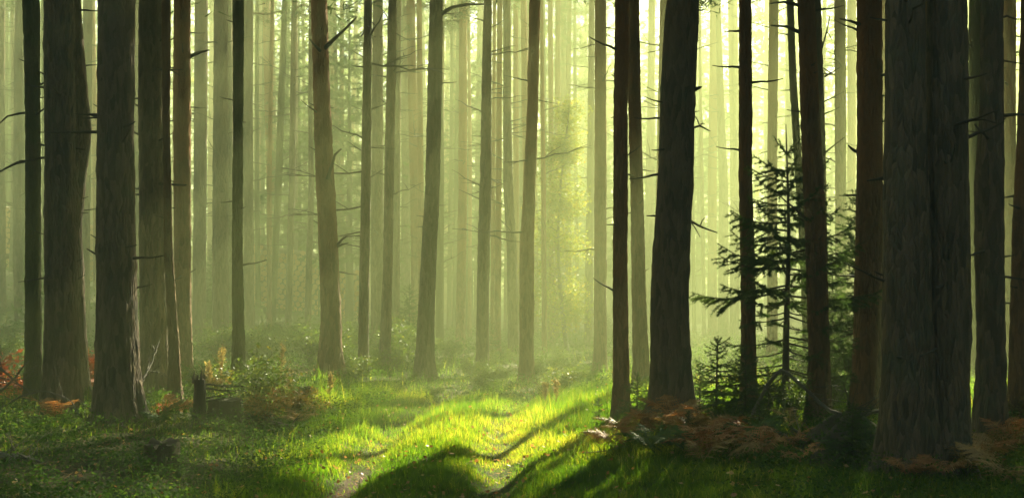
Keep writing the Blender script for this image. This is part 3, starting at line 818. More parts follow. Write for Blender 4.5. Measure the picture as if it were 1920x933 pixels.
# ------------------------------------------------------------------ spruces
def needles_along(mb, P, rg, per_m, ln, w, var, taper=True):
    P = np.asarray(P, float)
    seg = np.linalg.norm(np.diff(P, axis=0), axis=1); tot = seg.sum()
    n = max(3, int(tot * per_m))
    s = rg.uniform(0, tot, n); cum = np.concatenate([[0], np.cumsum(seg)])
    i = np.clip(np.searchsorted(cum, s) - 1, 0, len(seg) - 1)
    f = ((s - cum[i]) / seg[i])[:, None]
    p = P[i] * (1 - f) + P[i + 1] * f
    T = (P[i + 1] - P[i]) / seg[i][:, None]
    r = rg.normal(size=(n, 3)); r[:, 2] = r[:, 2] * 0.7 + 0.15
    r -= (r * T).sum(1)[:, None] * T; r /= np.linalg.norm(r, axis=1)[:, None] + 1e-9
    d = T * 0.55 + r * 0.85; d /= np.linalg.norm(d, axis=1)[:, None]
    sd = np.cross(d, T); sd /= np.linalg.norm(sd, axis=1)[:, None] + 1e-9
    L = rg.uniform(0.75, 1.15, n)[:, None] * ln
    V = np.stack([p - sd * w, p + sd * w, p + d * L], 1).reshape(-1, 3)
    mb.add(V, None, np.arange(3 * n).reshape(-1, 3), np.repeat(np.clip(rg.normal(var, 0.13, n), 0, 1), 3))

def spruce_branch(wood, need, base, a, L, droop, rg, bare, per_m, ln, w, var, sub=0.05):
    """one branch with side twigs, needles on the outer part"""
    dr = np.array([math.cos(a), math.sin(a), 0.0]); sd = np.array([-dr[1], dr[0], 0.0])
    n = 8
    u = np.linspace(0, 1, n)
    P = base + dr * (L * u)[:, None] + np.array([0, 0, 1.0]) * (L * (droop * u + 0.22 * u ** 3))[:, None] + rg.normal(size=(n, 3)) * 0.012 * L * u[:, None]
    wood.tube(P, np.linspace(0.012, 0.003, n) * (0.5 + L * 0.6), 4, 0.5, False)
    k0 = int(bare * (n - 1))
    if k0 < n - 1: needles_along(need, P[k0:], rg, per_m, ln, w, var)
    m = int(L * (1 - bare * 0.6) / sub)
    for k in range(m):
        t = bare + (1 - bare) * (k + rg.uniform(0, 1)) / max(1, m)
        if t > 0.97: continue
        i = min(n - 2, int(t * (n - 1))); f = t * (n - 1) - i
        b = P[i] * (1 - f) + P[i + 1] * f
        l2 = L * (0.42 * (1 - t) + 0.10) * rg.uniform(0.7, 1.2)
        dd = dr * 0.65 + sd * (1 if k % 2 else -1) * rg.uniform(0.6, 0.95) + np.array([0, 0, rg.uniform(-0.45, 0.08)])
        dd /= np.linalg.norm(dd)
        Q = np.array([b, b + dd * l2 * 0.5 + np.array([0, 0, -0.01]), b + dd * l2 + np.array([0, 0, -0.06 * l2])])
        wood.tube(Q, [0.004, 0.003, 0.0015], 3, 0.5, False)
        needles_along(need, Q, rg, per_m, ln, w, np.clip(var + 0.12 * t, 0, 1))
        if l2 > 0.16:
            for q in (0.45, 0.75):
                e = Q[0] * (1 - q) + Q[2] * q
                d3 = dd + sd * rg.uniform(-0.8, 0.8) + np.array([0, 0, rg.uniform(-0.5, 0)])
                d3 /= np.linalg.norm(d3)
                needles_along(need, np.array([e, e + d3 * l2 * 0.4]), rg, per_m, ln, w, np.clip(var + 0.15, 0, 1))

def spruce_parts(seed, h, spread, whorls, per, bare_fn, per_m, ln, w, sub, z0=0.12, tip=0.13):
    rg = np.random.default_rng(seed)
    branches = []
    tr = MB()
    zz = np.linspace(-0.1, h, 14)
    tr.tube(np.stack([0.015 * np.sin(zz * 2 + seed), 0.012 * np.cos(zz * 1.7), zz], 1), np.interp(zz, [-0.1, h], [0.013 * h + 0.008, 0.004]), 8)
    for k in range(whorls):
        t = z0 + (1 - tip - z0) * k / (whorls - 1)
        for j in range(per):
            a = k * 1.1 + j * 2 * math.pi / per + rg.uniform(-0.4, 0.4)
            L = spread * (1 - t) ** 0.75 * rg.uniform(0.65, 1.15) + 0.06 * h * 0.5
            L *= 0.6 + 0.4 * min(1, (t - z0) * 4 + 0.5)
            zz_ = t * h + rg.uniform(-0.4, 0.4) * h / whorls
            branches.append((np.array([0, 0, zz_]), a, L, -0.32 + 0.75 * t ** 1.5 + rg.uniform(-0.1, 0.1), bare_fn(t, rg), rg.uniform(0.1, 0.5)))
    # leader shoots
    for j in range(4):
        branches.append((np.array([0, 0, h * (1 - tip * 0.6)]), j * 1.6 + 0.3, h * 0.055, 0.9, 0.0, 0.5))
    return tr, branches, rg

def spruce_shape(seed, h, spread, whorls, per, per_m, ln, w, sub, bare_fn=lambda t, r: 0.1, z0=0.05):
    tr, br, rg = spruce_parts(seed, h, spread, whorls, per, bare_fn, per_m, ln, w, sub, z0)
    nd = MB()
    for b, a, L, dp, ba, v in br:
        spruce_branch(tr, nd, b, a, L, dp, rg, ba, per_m, ln, w, v, sub)
    needles_along(nd, np.array([[0, 0, h * 0.86], [0, 0, h * 1.0]]), rg, per_m, ln, w, 0.4)
    return tr.build('trunk', M['twig'], True), nd.build('crown', M['spruce'])

def spruce_thing(shape, label, X, Y, s, rz, group=None, name='young_spruce', cat='spruce'):
    t = thing(name, label, cat, (X, Y, gh(X, Y) - 0.02), rz, group)
    obj('trunk', shape[0], t, scale=s); obj('crown', shape[1], t, scale=s)
    return t

# the tall thin spruce at right: every branch is a part
def main_spruce():
    X, Y = foot(1476, 781)
    t = thing('young_spruce', 'tall thin young spruce with ragged dark branches, right of the clearing', 'spruce', (X, Y, gh(X, Y) - 0.03), 0)
    h = H + (HY - 228) / F * Y - gh(X, Y)
    bare = lambda u, r: (0.55 if u < 0.25 else 0.30 if u < 0.5 else 0.08) + r.uniform(-0.1, 0.15)
    tr, br, rg = spruce_parts(41, h, 1.25, 17, 4, bare, 260, 0.030, 0.0032, 0.06, 0.10, 0.17)
    obj('trunk', tr.build('trunk', M['twig'], True), t)
    for b, a, L, dp, ba, v in br:
        u = b[2] / h
        wood, nd = MB(), MB()
        dens = 150 if u < 0.3 else 340
        L *= 0.72 if u < 0.40 else 1.08 if u < 0.80 else 1.0
        if u < 0.40: ba = max(ba, 0.6)
        spruce_branch(wood, nd, np.zeros(3), a, L, dp - 0.05, rg, ba, dens, 0.036, 0.0042, v, 0.045)
        o = obj('branch', wood.build('branch', M['twig']), t, tuple(b))
        if nd.n: obj('needles', nd.build('needles', M['spruce']), o)
main_spruce()

SP_SMALL = [spruce_shape(60 + k, 1.0, 0.55, 9, 5, 420, 0.026, 0.0032, 0.05) for k in range(2)]
SP_TINY = spruce_shape(70, 0.5, 0.22, 6, 4, 420, 0.022, 0.0028, 0.05)
SP_MID = [spruce_shape(80 + k, 3.0, 1.1, 14, 5, 130, 0.075, 0.008, 0.12) for k in range(3)]
SP_TALL = [spruce_shape(90 + k, 13.0, 2.4, 26, 5, 75, 0.16, 0.013, 0.26, lambda t, r: 0.15, 0.2) for k in range(2)]

for (px, py, s, rz, shp, lab) in [
    (1122, 800, 0.74, 0.3, SP_TINY, 'tiny spruce seedling standing alone at the edge of the lit grass'),
    (1158, 806, 0.50, 1.3, SP_TINY, 'low spruce seedling at the foot of the close pair of trunks'),
    (1196, 792, 0.62, 0.9, SP_SMALL[0], 'small dark spruce bush between the close pair and the big near-black trunk'),
    (1218, 786, 0.55, 2.4, SP_SMALL[1], 'small spruce bush hugging the big near-black trunk on its left'),
    (1346, 790, 1.02, 0.2, SP_SMALL[1], 'wide dark spruce bush right of the big near-black trunk'),
    (1312, 786, 0.66, 1.9, SP_SMALL[0], 'lower spruce bush against the big near-black trunk on its right'),
    (1396, 786, 0.90, 3.0, SP_SMALL[0], 'spruce bush with sunlit top before the straight red-brown trunk'),
    (1440, 800, 0.70, 4.0, SP_SMALL[1], 'dark spruce bush under the tall thin young spruce'),
    (1425, 838, 0.50, 5.0, SP_SMALL[0], 'dark spruce bush behind the brown ferns'),
    (1600, 878, 0.58, 0.7, SP_SMALL[0], 'dark green spruce bush before the mossy stump mound'),
    (1560, 856, 0.42, 2.2, SP_SMALL[1], 'little spruce bush left of the mossy stump mound'),
    (1240, 838, 0.36, 1.0, SP_SMALL[1], 'green seedling bush in front of the brown ferns'),
    (1290, 842, 0.40, 3.7, SP_SMALL[0], 'green spruce seedling among the brown ferns'),
    ]:
    X, Y = foot(px, py)
    spruce_thing(shp, lab, X, Y, s, rz)
X, Y = foot(1606, 742)
sp = spruce_thing(SP_MID[0], 'sunlit yellow-green young spruce behind the brown dark trunk', X, Y, 1.02, 0.6)
X, Y = foot(1560, 735)
sp = spruce_thing(SP_MID[1], 'half-hidden young spruce behind the red-barked leaning trunk', X, Y, 0.72, 2.6)

ru = random.Random(12)
SPOT = ['before the log stack', 'left of the log stack', 'behind the slender olive trunk', 'right of the log stack']
under = []
for k in range(40):
    px = ru.uniform(380, 1150) if k < 28 else ru.choice((ru.uniform(-30, 380), ru.uniform(1290, 1700)))
    Y = ru.uniform(27, 47)
    X = (px - CX) / F * Y
    lo = 0.36 if (455 < px < 705 or px < 60 or 150 < px < 190) else 1.0
    spruce_thing(SP_MID[k % 3], 'misty young spruce in the shaded undergrowth between the far trunks', X, Y, lo * ru.uniform(0.45, 0.95) * (1.0 if px < 900 else 0.7), ru.uniform(0, 6), 'undergrowth spruces in the mist')
for (px, Y, s, k, lab) in [
    (655, 41, 0.95, 0, 'tall hazy spruce with layered boughs right of the grey branched trunk'),
    (560, 46, 1.0, 1, 'tall hazy spruce among the slim cluster left of the grey branched trunk'),
    (880, 50, 1.05, 1, 'tall sunlit spruce behind the straight tan trunk near the centre'),
    (1180, 56, 1.10, 0, 'tall bright spruce at the back behind the close pair of trunks'),
    (1310, 58, 1.05, 1, 'tall bright spruce at the back right of the big near-black trunk'),
    (20, 50, 1.10, 1, 'tall hazy spruce at the back in the left corner'),
    (165, 56, 1.0, 0, 'tall hazy spruce at the back behind the crooked dark trunk'),
    (1040, 60, 1.15, 0, 'tall pale spruce at the back above the yellow birch'),
    (745, 52, 1.05, 1, 'tall hazy spruce behind the trunks right of the log stack'),
    (1560, 62, 1.0, 0, 'tall bright spruce at the back behind the tall thin young spruce')]:
    X = (px - CX) / F * Y
    spruce_thing(SP_TALL[k], lab, X, Y, s, px * 0.1, None, 'spruce_tree', 'tree')

# ------------------------------------------------------------------ leafy shrubs and birch
def leaves_at(mb, P, rg, size, var, up=0.4, asp=0.55):
    n = len(P)
    d = rg.normal(size=(n, 3)); d[:, 2] *= up; d /= np.linalg.norm(d, axis=1)[:, None]
    s = np.cross(d, rg.normal(size=(n, 3)) * np.array([0.5, 0.5, 1.0])); s /= np.linalg.norm(s, axis=1)[:, None] + 1e-9
    L = (rg.uniform(0.7, 1.25, n) * size)[:, None]
    V = np.stack([P, P + d * L * 0.45 + s * L * asp * 0.5, P + d * L, P + d * L * 0.45 - s * L * asp * 0.5], 1).reshape(-1, 3)
    mb.add(V, np.arange(4 * n).reshape(-1, 4), None, np.repeat(np.clip(var, 0, 1), 4))

def shrub_shape(seed, h, r, stems, nleaf, size, mat, vmean=0.45, arch=0.5):
    rg = np.random.default_rng(seed)
    wd, lf = MB(), MB()
    tips = []
    for k in range(stems):
        a = rg.uniform(0, 6.28); rr = r * math.sqrt(rg.uniform(0.05, 1)); hh = h * rg.uniform(0.55, 1.0) * (1 - 0.35 * rr / r)
        u = np.linspace(0, 1, 6)[:, None]
        dr = np.array([math.cos(a), math.sin(a), 0])
        P = dr * rr * (u ** (1 + arch)) + np.array([0, 0, 1]) * hh * np.sin(u * 1.4) / math.sin(1.4) + rg.normal(size=(6, 3)) * 0.03 * h * u
        wd.tube(P, np.linspace(0.008, 0.002, 6) * max(h, 0.4), 4, 0.5, False)
        tips.append(P)
    idx = rg.integers(0, stems, nleaf); u = rg.uniform(0.2, 1, nleaf) ** 0.7 * 4.999
    i = u.astype(int); f = (u - i)[:, None]
    T = np.array(tips)
    P = T[idx, i] * (1 - f) + T[idx, i + 1] * f + rg.normal(size=(nleaf, 3)) * 0.06 * max(h, 0.4)
    P[:, 2] = np.maximum(P[:, 2], 0.01)
    leaves_at(lf, P, rg, size, rg.normal(vmean, 0.2, nleaf))
    return wd.build('stems', M['twig']), lf.build('foliage', M[mat])

def shrub(shape, label, X, Y, s, rz, group=None, name='shrub', cat='shrub'):
    t = thing(name, label, cat, (X, Y, gh(X, Y) - 0.01), rz, group)
    obj('stems', shape[0], t, scale=s); obj('foliage', shape[1], t, scale=s)
    return t
SH_GREEN = [shrub_shape(200 + k, 1.0, 0.6, 22, 1500, 0.055, 'shrub') for k in range(2)]
SH_GOLD = [shrub_shape(210 + k, 0.6, 0.5, 26, 1500, 0.045, 'bracken_gold') for k in range(2)]
SH_RED = shrub_shape(220, 0.45, 0.28, 14, 420, 0.06, 'orange', 0.5)
SH_LOW = shrub_shape(221, 0.35, 0.4, 24, 1300, 0.035, 'shrub', 0.55)

for (px, py, s, shp, rz, lab) in [
    (166, 748, 1.75, SH_RED, 0.1, 'bright orange-red leafy bush between two dark trunks at left'),
    (2, 745, 1.75, SH_RED, 1.1, 'orange-red leafy bush at the photo\'s left edge'),
    (32, 758, 1.0, SH_RED, 2.1, 'small orange bush under the crossed dead branches at left'),
    (302, 790, 0.55, SH_RED, 3.0, 'low reddish sprig in front of the trunk with the leaning branch'),
    (505, 752, 0.55, SH_RED, 4.0, 'small red sprig on top of the golden bush mound'),
    (480, 772, 1.05, SH_GREEN[0], 0.4, 'yellow-green leafy bush just right of the cut stump'),
    (545, 790, 1.00, SH_GOLD[0], 0.9, 'golden-brown bush mound left of the sunlit clearing'),
    (500, 800, 0.85, SH_GOLD[1], 1.9, 'rusty golden bush below the yellow-green one'),
    (588, 790, 0.60, SH_GOLD[1], 2.9, 'low golden bush at the left rim of the sunlit grass'),
    (12, 655, 1.1, SH_GOLD[0], 0.2, 'pale golden bush in the mist at the far left'),
    (400, 742, 0.75, SH_GOLD[1], 3.3, 'golden bush behind the cut stump at left'),
    (375, 742, 0.7, SH_GREEN[1], 3.9, 'lit green bush behind the broken snag at left'),
    (745, 735, 0.50, SH_LOW, 0.5, 'low sunlit bush at the back edge of the clearing'),
    (815, 742, 0.65, SH_LOW, 1.5, 'low hazy bush behind the middle of the clearing'),
    (1040, 745, 0.60, SH_LOW, 2.5, 'pale low bush at the right back of the clearing'),
    (940, 750, 0.45, SH_LOW, 3.5, 'small pale bush behind the bright track'),
    (1560, 770, 0.8, SH_GREEN[0], 3.1, 'sunlit bush behind the arched dead branch'),
    (1490, 790, 0.7, SH_GREEN[1], 2.0, 'bush at the foot of the tall thin young spruce'),
    (1905, 800, 0.9, SH_GOLD[0], 5.0, 'rusty bush at the right edge beside the last dark trunk'),
    (1880, 865, 0.6, SH_GOLD[1], 1.0, 'brownish bush at the foot of the snaggy dark trunk')]:
    X, Y = foot(px, py)
    shrub(shp, lab, X, Y, s, rz)
for k in range(64):
    px = ru.uniform(340, 800) if k < 30 else ru.uniform(-20, 380) if k < 38 else ru.uniform(700, 1160) if k < 56 else ru.uniform(1290, 1620)
    Y = ru.uniform(22.5, 31) if k < 30 else ru.uniform(22.5, 38)
    X = (px - CX) / F * Y
    shrub(SH_GREEN[k % 2], 'dim leafy bush in the misty undergrowth behind the clearing', X, Y, ru.uniform(0.7, 1.3) if px < 800 else ru.uniform(0.4, 0.85), ru.uniform(0, 6), 'undergrowth bushes in the mist')
for k in range(26):
    Y = ru.uniform(19.5, 25.0); px = ru.uniform(600, 1140)
    shrub((SH_LOW, SH_GREEN[0], SH_GREEN[1])[k % 3], 'low shaded bush in the thicket closing the back of the clearing', (px - CX) / F * Y, Y, ru.uniform(0.9, 1.5) if k % 3 == 0 else ru.uniform(0.35, 0.6), ru.uniform(0, 6), 'low bushes behind the clearing')

def birch(px, Y, label, h, spread, nleaf, seed, z_low):
    rg = np.random.default_rng(seed)
    X = (px - CX) / F * Y
    t = thing('birch_tree', label, 'tree', (X, Y, gh(X, Y) - 0.05), 0)
    wd, lf = MB(), MB()
    zz = np.linspace(0, h, 16)
    P = np.stack([0.25 * np.sin(zz * 0.5 + seed), 0.1 * np.cos(zz * 0.6), zz], 1)
    tr = MB(); tr.tube(P, np.linspace(0.075, 0.012, 16), 8)
    obj('trunk', tr.build('trunk', M['greywood'], True), t)
    pts = []
    for k in range(56):
        u = rg.uniform(z_low, 0.97); b = np.array([np.interp(u * h, zz, P[:, 0]), np.interp(u * h, zz, P[:, 1]), u * h])
        a = rg.uniform(0, 6.28); L = spread * rg.uniform(0.5, 1.1) * (1.15 - u * 0.75)
        dr = np.array([math.cos(a), math.sin(a), 0])
        v = np.linspace(0, 1, 6)[:, None]
        B = b + dr * L * v + np.array([0, 0, 1]) * L * (0.55 * v - 0.45 * v ** 2.5) + rg.normal(size=(6, 3)) * 0.05 * v
        wd = MB(); wd.tube(B, np.linspace(0.016, 0.003, 6), 4, 0.5, False)
        obj('limb', wd.build('limb', M['twig'], True), t)
        pts.append(B)
    T = np.array(pts); idx = rg.integers(0, len(T), nleaf); u = rg.uniform(0.25, 1, nleaf) * 4.999
    i = u.astype(int); f = (u - i)[:, None]
    Q = T[idx, i] * (1 - f) + T[idx, i + 1] * f + rg.normal(size=(nleaf, 3)) * np.array([0.16, 0.16, 0.2])
    Q[:, 2] -= np.abs(rg.normal(size=nleaf)) * 0.2
    leaves_at(lf, Q, rg, 0.075, rg.normal(0.5, 0.25, nleaf), 0.7, 0.75)
    c = obj('crown', lf.build('crown', M['birch']), t)
birch(1062, 34, 'yellow-green birch glowing in the mist, right of the centre', 7.6, 1.15, 15000, 3, 0.12)
birch(1010, 50, 'slender yellowish birch in the mist behind the gold-edged trunk', 7.0, 1.0, 6500, 5, 0.2)

# ------------------------------------------------------------------ stacked logs
def log_shape(seed):
    rg = np.random.default_rng(seed)
    n = 14; L = 3.0
    th = np.linspace(0, 2 * np.pi, n, endpoint=False)
    r = 0.112 * (1 + 0.05 * np.sin(2 * th + seed) + rg.normal(size=n) * 0.015)
    ring = lambda y, k: np.stack([r * k * np.cos(th), np.full(n, y), r * k * np.sin(th)], 1)
    V = np.concatenate([ring(0, 0.97), ring(0.012, 1.0), ring(L, 1.0), [[0, 0.004, 0]], [[0, L, 0]]])
    q, tr, mi = [], [], []
    for a in range(2):
        for k in range(n):
            q.append((a * n + k, a * n + (k + 1) % n, (a + 1) * n + (k + 1) % n, (a + 1) * n + k))
    for k in range(n):
        tr.append((k, 3 * n, (k + 1) % n)); tr.append((2 * n + k, 2 * n + (k + 1) % n, 3 * n + 1))
    me = make_mesh('log', V, [np.array(q), np.array(tr)], [M['log_bark'], M['log_end']], False)
    mi = np.array([0] * len(q) + [1] * len(tr), np.int32)
    me.polygons.foreach_set('material_index', mi)
    return me
LOGS = [log_shape(k) for k in range(5)]
ORD = ['first', 'second', 'third', 'fourth', 'fifth', 'sixth', 'seventh', 'eighth', 'ninth', 'tenth', 'eleventh', 'twelfth', 'thirteenth', 'fourteenth', 'fifteenth', 'sixteenth', 'seventeenth', 'eighteenth', 'nineteenth', 'twentieth', 'twenty-first', 'twenty-second']
def log_stack(px0, px1, Y, rows, label, group, skip=None):
    x0, x1 = (px0 - CX) / F * Y, (px1 - CX) / F * Y
    n = int((x1 - x0) / 0.228)
    for r in range(rows):
        for c in range(n):
            x = x0 + 0.228 * (c + 0.5 * (r % 2)) + ru.uniform(-0.008, 0.008)
            if skip and skip(c / n, r / rows): continue
            s = ru.uniform(0.82, 1.02)
            z = gh(x, Y) + 0.10 + r * 0.198
            o = obj('log', LOGS[ru.randrange(5)], None, (x, Y + ru.uniform(-0.12, 0.12), z), (0, ru.uniform(0, 6.28), 0), (s, 1, s))
            tag(o, '%s log from the left in the %s row of the %s' % (ORD[c], ORD[r], label), 'log', group)
log_stack(474, 682, 43.5, 12, 'log stack left of centre', 'logs in the stack left of the centre',
          lambda u, v: (v > 0.80 and u > 0.66) or (v > 0.90 and (u * 7 % 1) > 0.5))
log_stack(-14, 56, 43.5, 12, 'far-left log stack', 'logs in the stack at the far left')
log_stack(158, 186, 43.5, 11, 'half-hidden left log stack', 'logs seen between the left trunks')

# ------------------------------------------------------------------ stumps, snag, mound
def moss_cover(t, V, nl, seed, thr, size=0.028):
    rg = np.random.default_rng(seed)
    Pm = V[rg.integers(0, len(V), nl)] * np.array([1.02, 1.02, 1.0]) + rg.normal(size=(nl, 3)) * 0.022
    Pm = Pm[(fbm(Pm[:, 0] * 6 + seed, Pm[:, 1] * 6, Pm[:, 2] * 6, seed=2) > thr) & (Pm[:, 2] > 0)]
    lf = MB(); leaves_at(lf, Pm, rg, size, rg.normal(0.3, 0.2, len(Pm)), 0.6, 0.6)
    o = obj('moss', lf.build('moss', M['bilberry']), t); o['kind'] = 'stuff'

def stump(px, py, w, h, label, seed, tilt=0.0, jag=0.04, name='tree_stump'):
    X, Y = foot(px, py)
    t = thing(name, label, 'stump', (X, Y, gh(X, Y) - 0.03), seed)
    n, m = 40, 14
    th = np.linspace(0, 2 * np.pi, n, endpoint=False); zz = np.linspace(0, h + 0.03, m)
    TH, Z = np.meshgrid(th, zz)
    r = w / 2 * (1 + 0.06 * np.sin(3 * TH + seed) + 0.05 * np.sin(7 * TH + 2 * seed)) * (1 + 0.28 * np.exp(-Z / 0.09) * (1 + 0.5 * np.sin(5 * TH + seed)))
    r = r + 0.012 * (fbm(np.cos(TH) * 6, np.sin(TH) * 6, Z * 5, seed=int(seed * 7)) - 0.5) * 2
    top = 0.06 * (fbm(np.cos(th) * 2 + seed, np.sin(th) * 2, seed=3) - 0.5) + jag * (hash01(np.arange(n), np.arange(n) * 0, np.arange(n) * 0, int(seed * 10)) - 0.5)
    Z = Z + (Z / (h + 0.03)) ** 3 * (top[None, :] + tilt * np.cos(th)[None, :])
    V = np.stack([r * np.cos(TH), r * np.sin(TH), Z], -1).reshape(-1, 3)
    i = np.arange(m - 1)[:, None] * n; j = np.arange(n)[None, :]; j2 = (j + 1) % n
    q = np.stack([i + j, i + j2, i + n + j2, i + n + j], -1).reshape(-1, 4)
    obj('bark_side', make_mesh('bark_side', V, [q], M['stump'], True), t)
    moss_cover(t, V, 900, int(seed * 10), 0.48)
    ring = V[-n:]; cen = ring.mean(0) - np.array([0, 0, 0.015])
    inner = cen + (ring - cen) * 0.5 + np.stack([np.zeros(n), np.zeros(n), 0.02 * (hash01(np.arange(n), np.arange(n), np.arange(n) * 0, 5) - 0.5)], 1)
    V2 = np.concatenate([ring * np.array([0.985, 0.985, 1]), inner, [cen]])
    k = np.arange(n); k2 = (k + 1) % n
    obj('cut_top', make_mesh('cut_top', V2, [np.stack([k, k2, n + k2, n + k], 1), np.stack([n + k, n + k2, np.full(n, 2 * n)], 1)], M['stump_top']), t)
    return t
stump(305, 884, 0.29, 0.25, 'old cut stump in the shaded undergrowth at lower left', 1.0, 0.02)
stump(422, 800, 0.37, 0.31, 'cut dark stump with a flat top at the edge of the light', 2.3, 0.0, 0.02)
stump(532, 766, 0.20, 0.17, 'small dark stump on top of the golden bush mound', 3.1, 0.0, 0.02)
stump(578, 752, 0.26, 0.20, 'dim stump half hidden left of the dry grass stalk', 4.4, 0.02, 0.03)
def snag(px, py, w, h, label, seed):
    X, Y = foot(px, py)
    t = thing('broken_snag', label, 'snag', (X, Y, gh(X, Y) - 0.05), 0.3)
    mb = MB(); n = 12
    zz = np.linspace(0, h, 9)
    mb.tube(np.stack([0.02 * np.sin(zz * 4), 0.01 * np.cos(zz * 5), zz], 1), w / 2 * (1.25 - 0.35 * zz / h), n)
    for k in range(7):
        a = k * 0.9 + seed; b = np.array([w * 0.36 * math.cos(a), w * 0.36 * math.sin(a), h - 0.04])
        hh = 0.03 + 0.14 * ((k * 37 % 11) / 11)
        mb.tube([b, b + np.array([0, 0, hh * 0.6]), b + np.array([0.01, 0, hh])], [w * 0.16, w * 0.1, 0.004], 5)
    obj('trunk', mb.build('trunk', M['stump'], False), t)
    for k in range(3):
        obj('dead_branch', STUBS[1 + k], t, (w * 0.4, 0, h * (0.3 + 0.25 * k)), (0, -0.3 + 0.2 * k, -0.4 + 0.4 * k), 0.8)
snag(371, 800, 0.13, 0.58, 'upright broken snag with splintered top beside the cut stump', 1.0)
snag(380, 796, 0.035, 0.62, 'thin dead pole with side twigs right of the splintered snag', 2.0)

def mound():
    X, Y = foot(1590, 862)
    t = thing('mossy_stump', 'dark mossy stump mound under the arched dead branch at right', 'stump', (X, Y, gh(X, Y) - 0.05), 0)
    n, m = 44, 16
    th = np.linspace(0, 2 * np.pi, n, endpoint=False); u = np.linspace(0, 1, m)
    TH, U = np.meshgrid(th, u)
    wob = fbm(np.cos(TH) * 2.5, np.sin(TH) * 2.5, U * 2.5, seed=3) - 0.5
    r = (0.44 - 0.14 * U - 0.22 * U ** 5) * (1 + 0.16 * np.sin(3 * TH + 1) + 0.10 * np.sin(7 * TH) * (1 - U)) + 0.16 * wob
    z = 0.36 * U + 0.16 * (fbm(np.cos(TH) * 3 + 5, np.sin(TH) * 3, U * 3, seed=6) - 0.5) * U + 0.10 * np.sin(TH * 5) * U ** 5
    V = np.concatenate([np.stack([r * 1.15 * np.cos(TH), r * np.sin(TH), z], -1).reshape(-1, 3), [[0, 0, 0.36]]])
    i = np.arange(m - 1)[:, None] * n; j = np.arange(n)[None, :]; j2 = (j + 1) % n
    q = np.stack([i + j, i + j2, i + n + j2, i + n + j], -1).reshape(-1, 4)
    k = np.arange(n); o = (m - 1) * n
    tr = np.stack([o + k, o + (k + 1) % n, np.full(n, m * n)], 1)
    obj('stump_body', make_mesh('stump_body', V, [q, tr], M['stump'], True), t)
    moss_cover(t, V, 2600, 8, 0.42, 0.032)
mound()

# ------------------------------------------------------------------ fallen branches
def fallen(label, path, r0, Y, mat='deadwood', twigs=8, seed=1, name='fallen_branch', cat='branch', r1=0.35):
    """path: [(px, py, dY)]: a real branch lying at distance Y + dY"""
    rg = np.random.default_rng(seed)
    P = np.array([at(px, py, Y + dy) for px, py, dy in path])
    # resample and roughen
    cum = np.concatenate([[0], np.cumsum(np.linalg.norm(np.diff(P, axis=0), axis=1))])
    n = max(8, int(cum[-1] / 0.06)); s = np.linspace(0, cum[-1], n)
    Q = np.stack([np.interp(s, cum, P[:, k]) for k in range(3)], 1)
    Q += rg.normal(size=Q.shape) * r0 * 0.22
    Q[:, 2] = np.maximum(Q[:, 2], ground_h(Q[:, 0], Q[:, 1]) + r0 + 0.05)
    t = thing(name, label, cat, tuple(Q[0]), 0)
    L = Q - Q[0]
    mb = MB(); mb.tube(L, np.linspace(r0, r0 * r1, n) * (1 + 0.12 * rg.normal(size=n)), 8)
    obj('stem', mb.build('stem', M[mat], True), t)
    for k in range(twigs):
        i = rg.integers(2, n - 1)
        d = rg.normal(size=3) * np.array([1, 0.7, 0.6]) + np.array([0, 0, 0.25]); d /= np.linalg.norm(d)
        l2 = rg.uniform(0.12, 0.45)
        b = L[i]
        tb = MB(); e = b + d * l2
        tb.tube([b, b + d * l2 * 0.5 + rg.normal(size=3) * 0.02, e], [r0 * 0.35, r0 * 0.25, r0 * 0.1], 5)
        d2 = d + rg.normal(size=3) * 0.6
        tb.tube([b + d * l2 * 0.5, b + d * l2 * 0.5 + d2 * l2 * 0.4], [r0 * 0.22, r0 * 0.08], 4)
        obj('twig', tb.build('twig', M[mat], True), t)
fallen('bare grey dead branch arched like a tent before the mossy stump', [(1412, 776, 0.3), (1438, 722, 0.2), (1466, 692, 0.1), (1508, 726, 0), (1552, 768, -0.1), (1600, 780, -0.2), (1652, 768, -0.3)], 0.021, 11.6, 'greywood', 9, 1, r1=0.8)
fallen('grey dead branch sloping to the ground left of the mossy stump', [(1448, 806, 0.2), (1472, 815, 0.1), (1500, 842, 0), (1530, 880, -0.3)], 0.019, 10.7, 'greywood', 9, 2)
fallen('second dead branch in the brush pile beside the mossy stump', [(1480, 800, 0.2), (1520, 820, 0.1), (1560, 842, 0)], 0.016, 11.2, 'greywood', 10, 3)
fallen('short dead branch lying on top of the mossy stump', [(1570, 782, 0.1), (1600, 762, 0), (1640, 772, -0.1)], 0.016, 11.4, 'deadwood', 10, 4)
fallen('thin dead branch sticking up from the mossy stump', [(1596, 780, 0.1), (1590, 745, 0), (1581, 715, 0)], 0.014, 11.5, 'deadwood', 4, 14)
fallen('pale bent dead branch in the bottom left corner', [(-40, 850, 0.2), (0, 868, 0.1), (42, 897, 0), (82, 940, -0.2)], 0.026, 9.5, 'greywood', 6, 5)
fallen('thinner bent twig below the pale branch in the bottom left corner', [(-10, 885, 0.1), (22, 898, 0), (50, 912, -0.1)], 0.012, 9.5, 'greywood', 3, 15)
fallen('dark dead branch slanting up to the right at the left edge', [(-10, 742, 0.2), (24, 712, 0.1), (54, 676, 0)], 0.022, 13.6, 'deadwood', 5, 6)
fallen('dark dead branch slanting down to the right at the left edge', [(-12, 680, 0.1), (20, 706, 0), (56, 733, 0)], 0.020, 13.4, 'deadwood', 5, 7)
fallen('arched thin dead branch before the thick left trunks', [(-10, 770, 0.2), (40, 742, 0), (85, 731, -0.1), (130, 748, -0.2), (165, 800, -0.4)], 0.012, 12.2, 'deadwood', 6, 8)
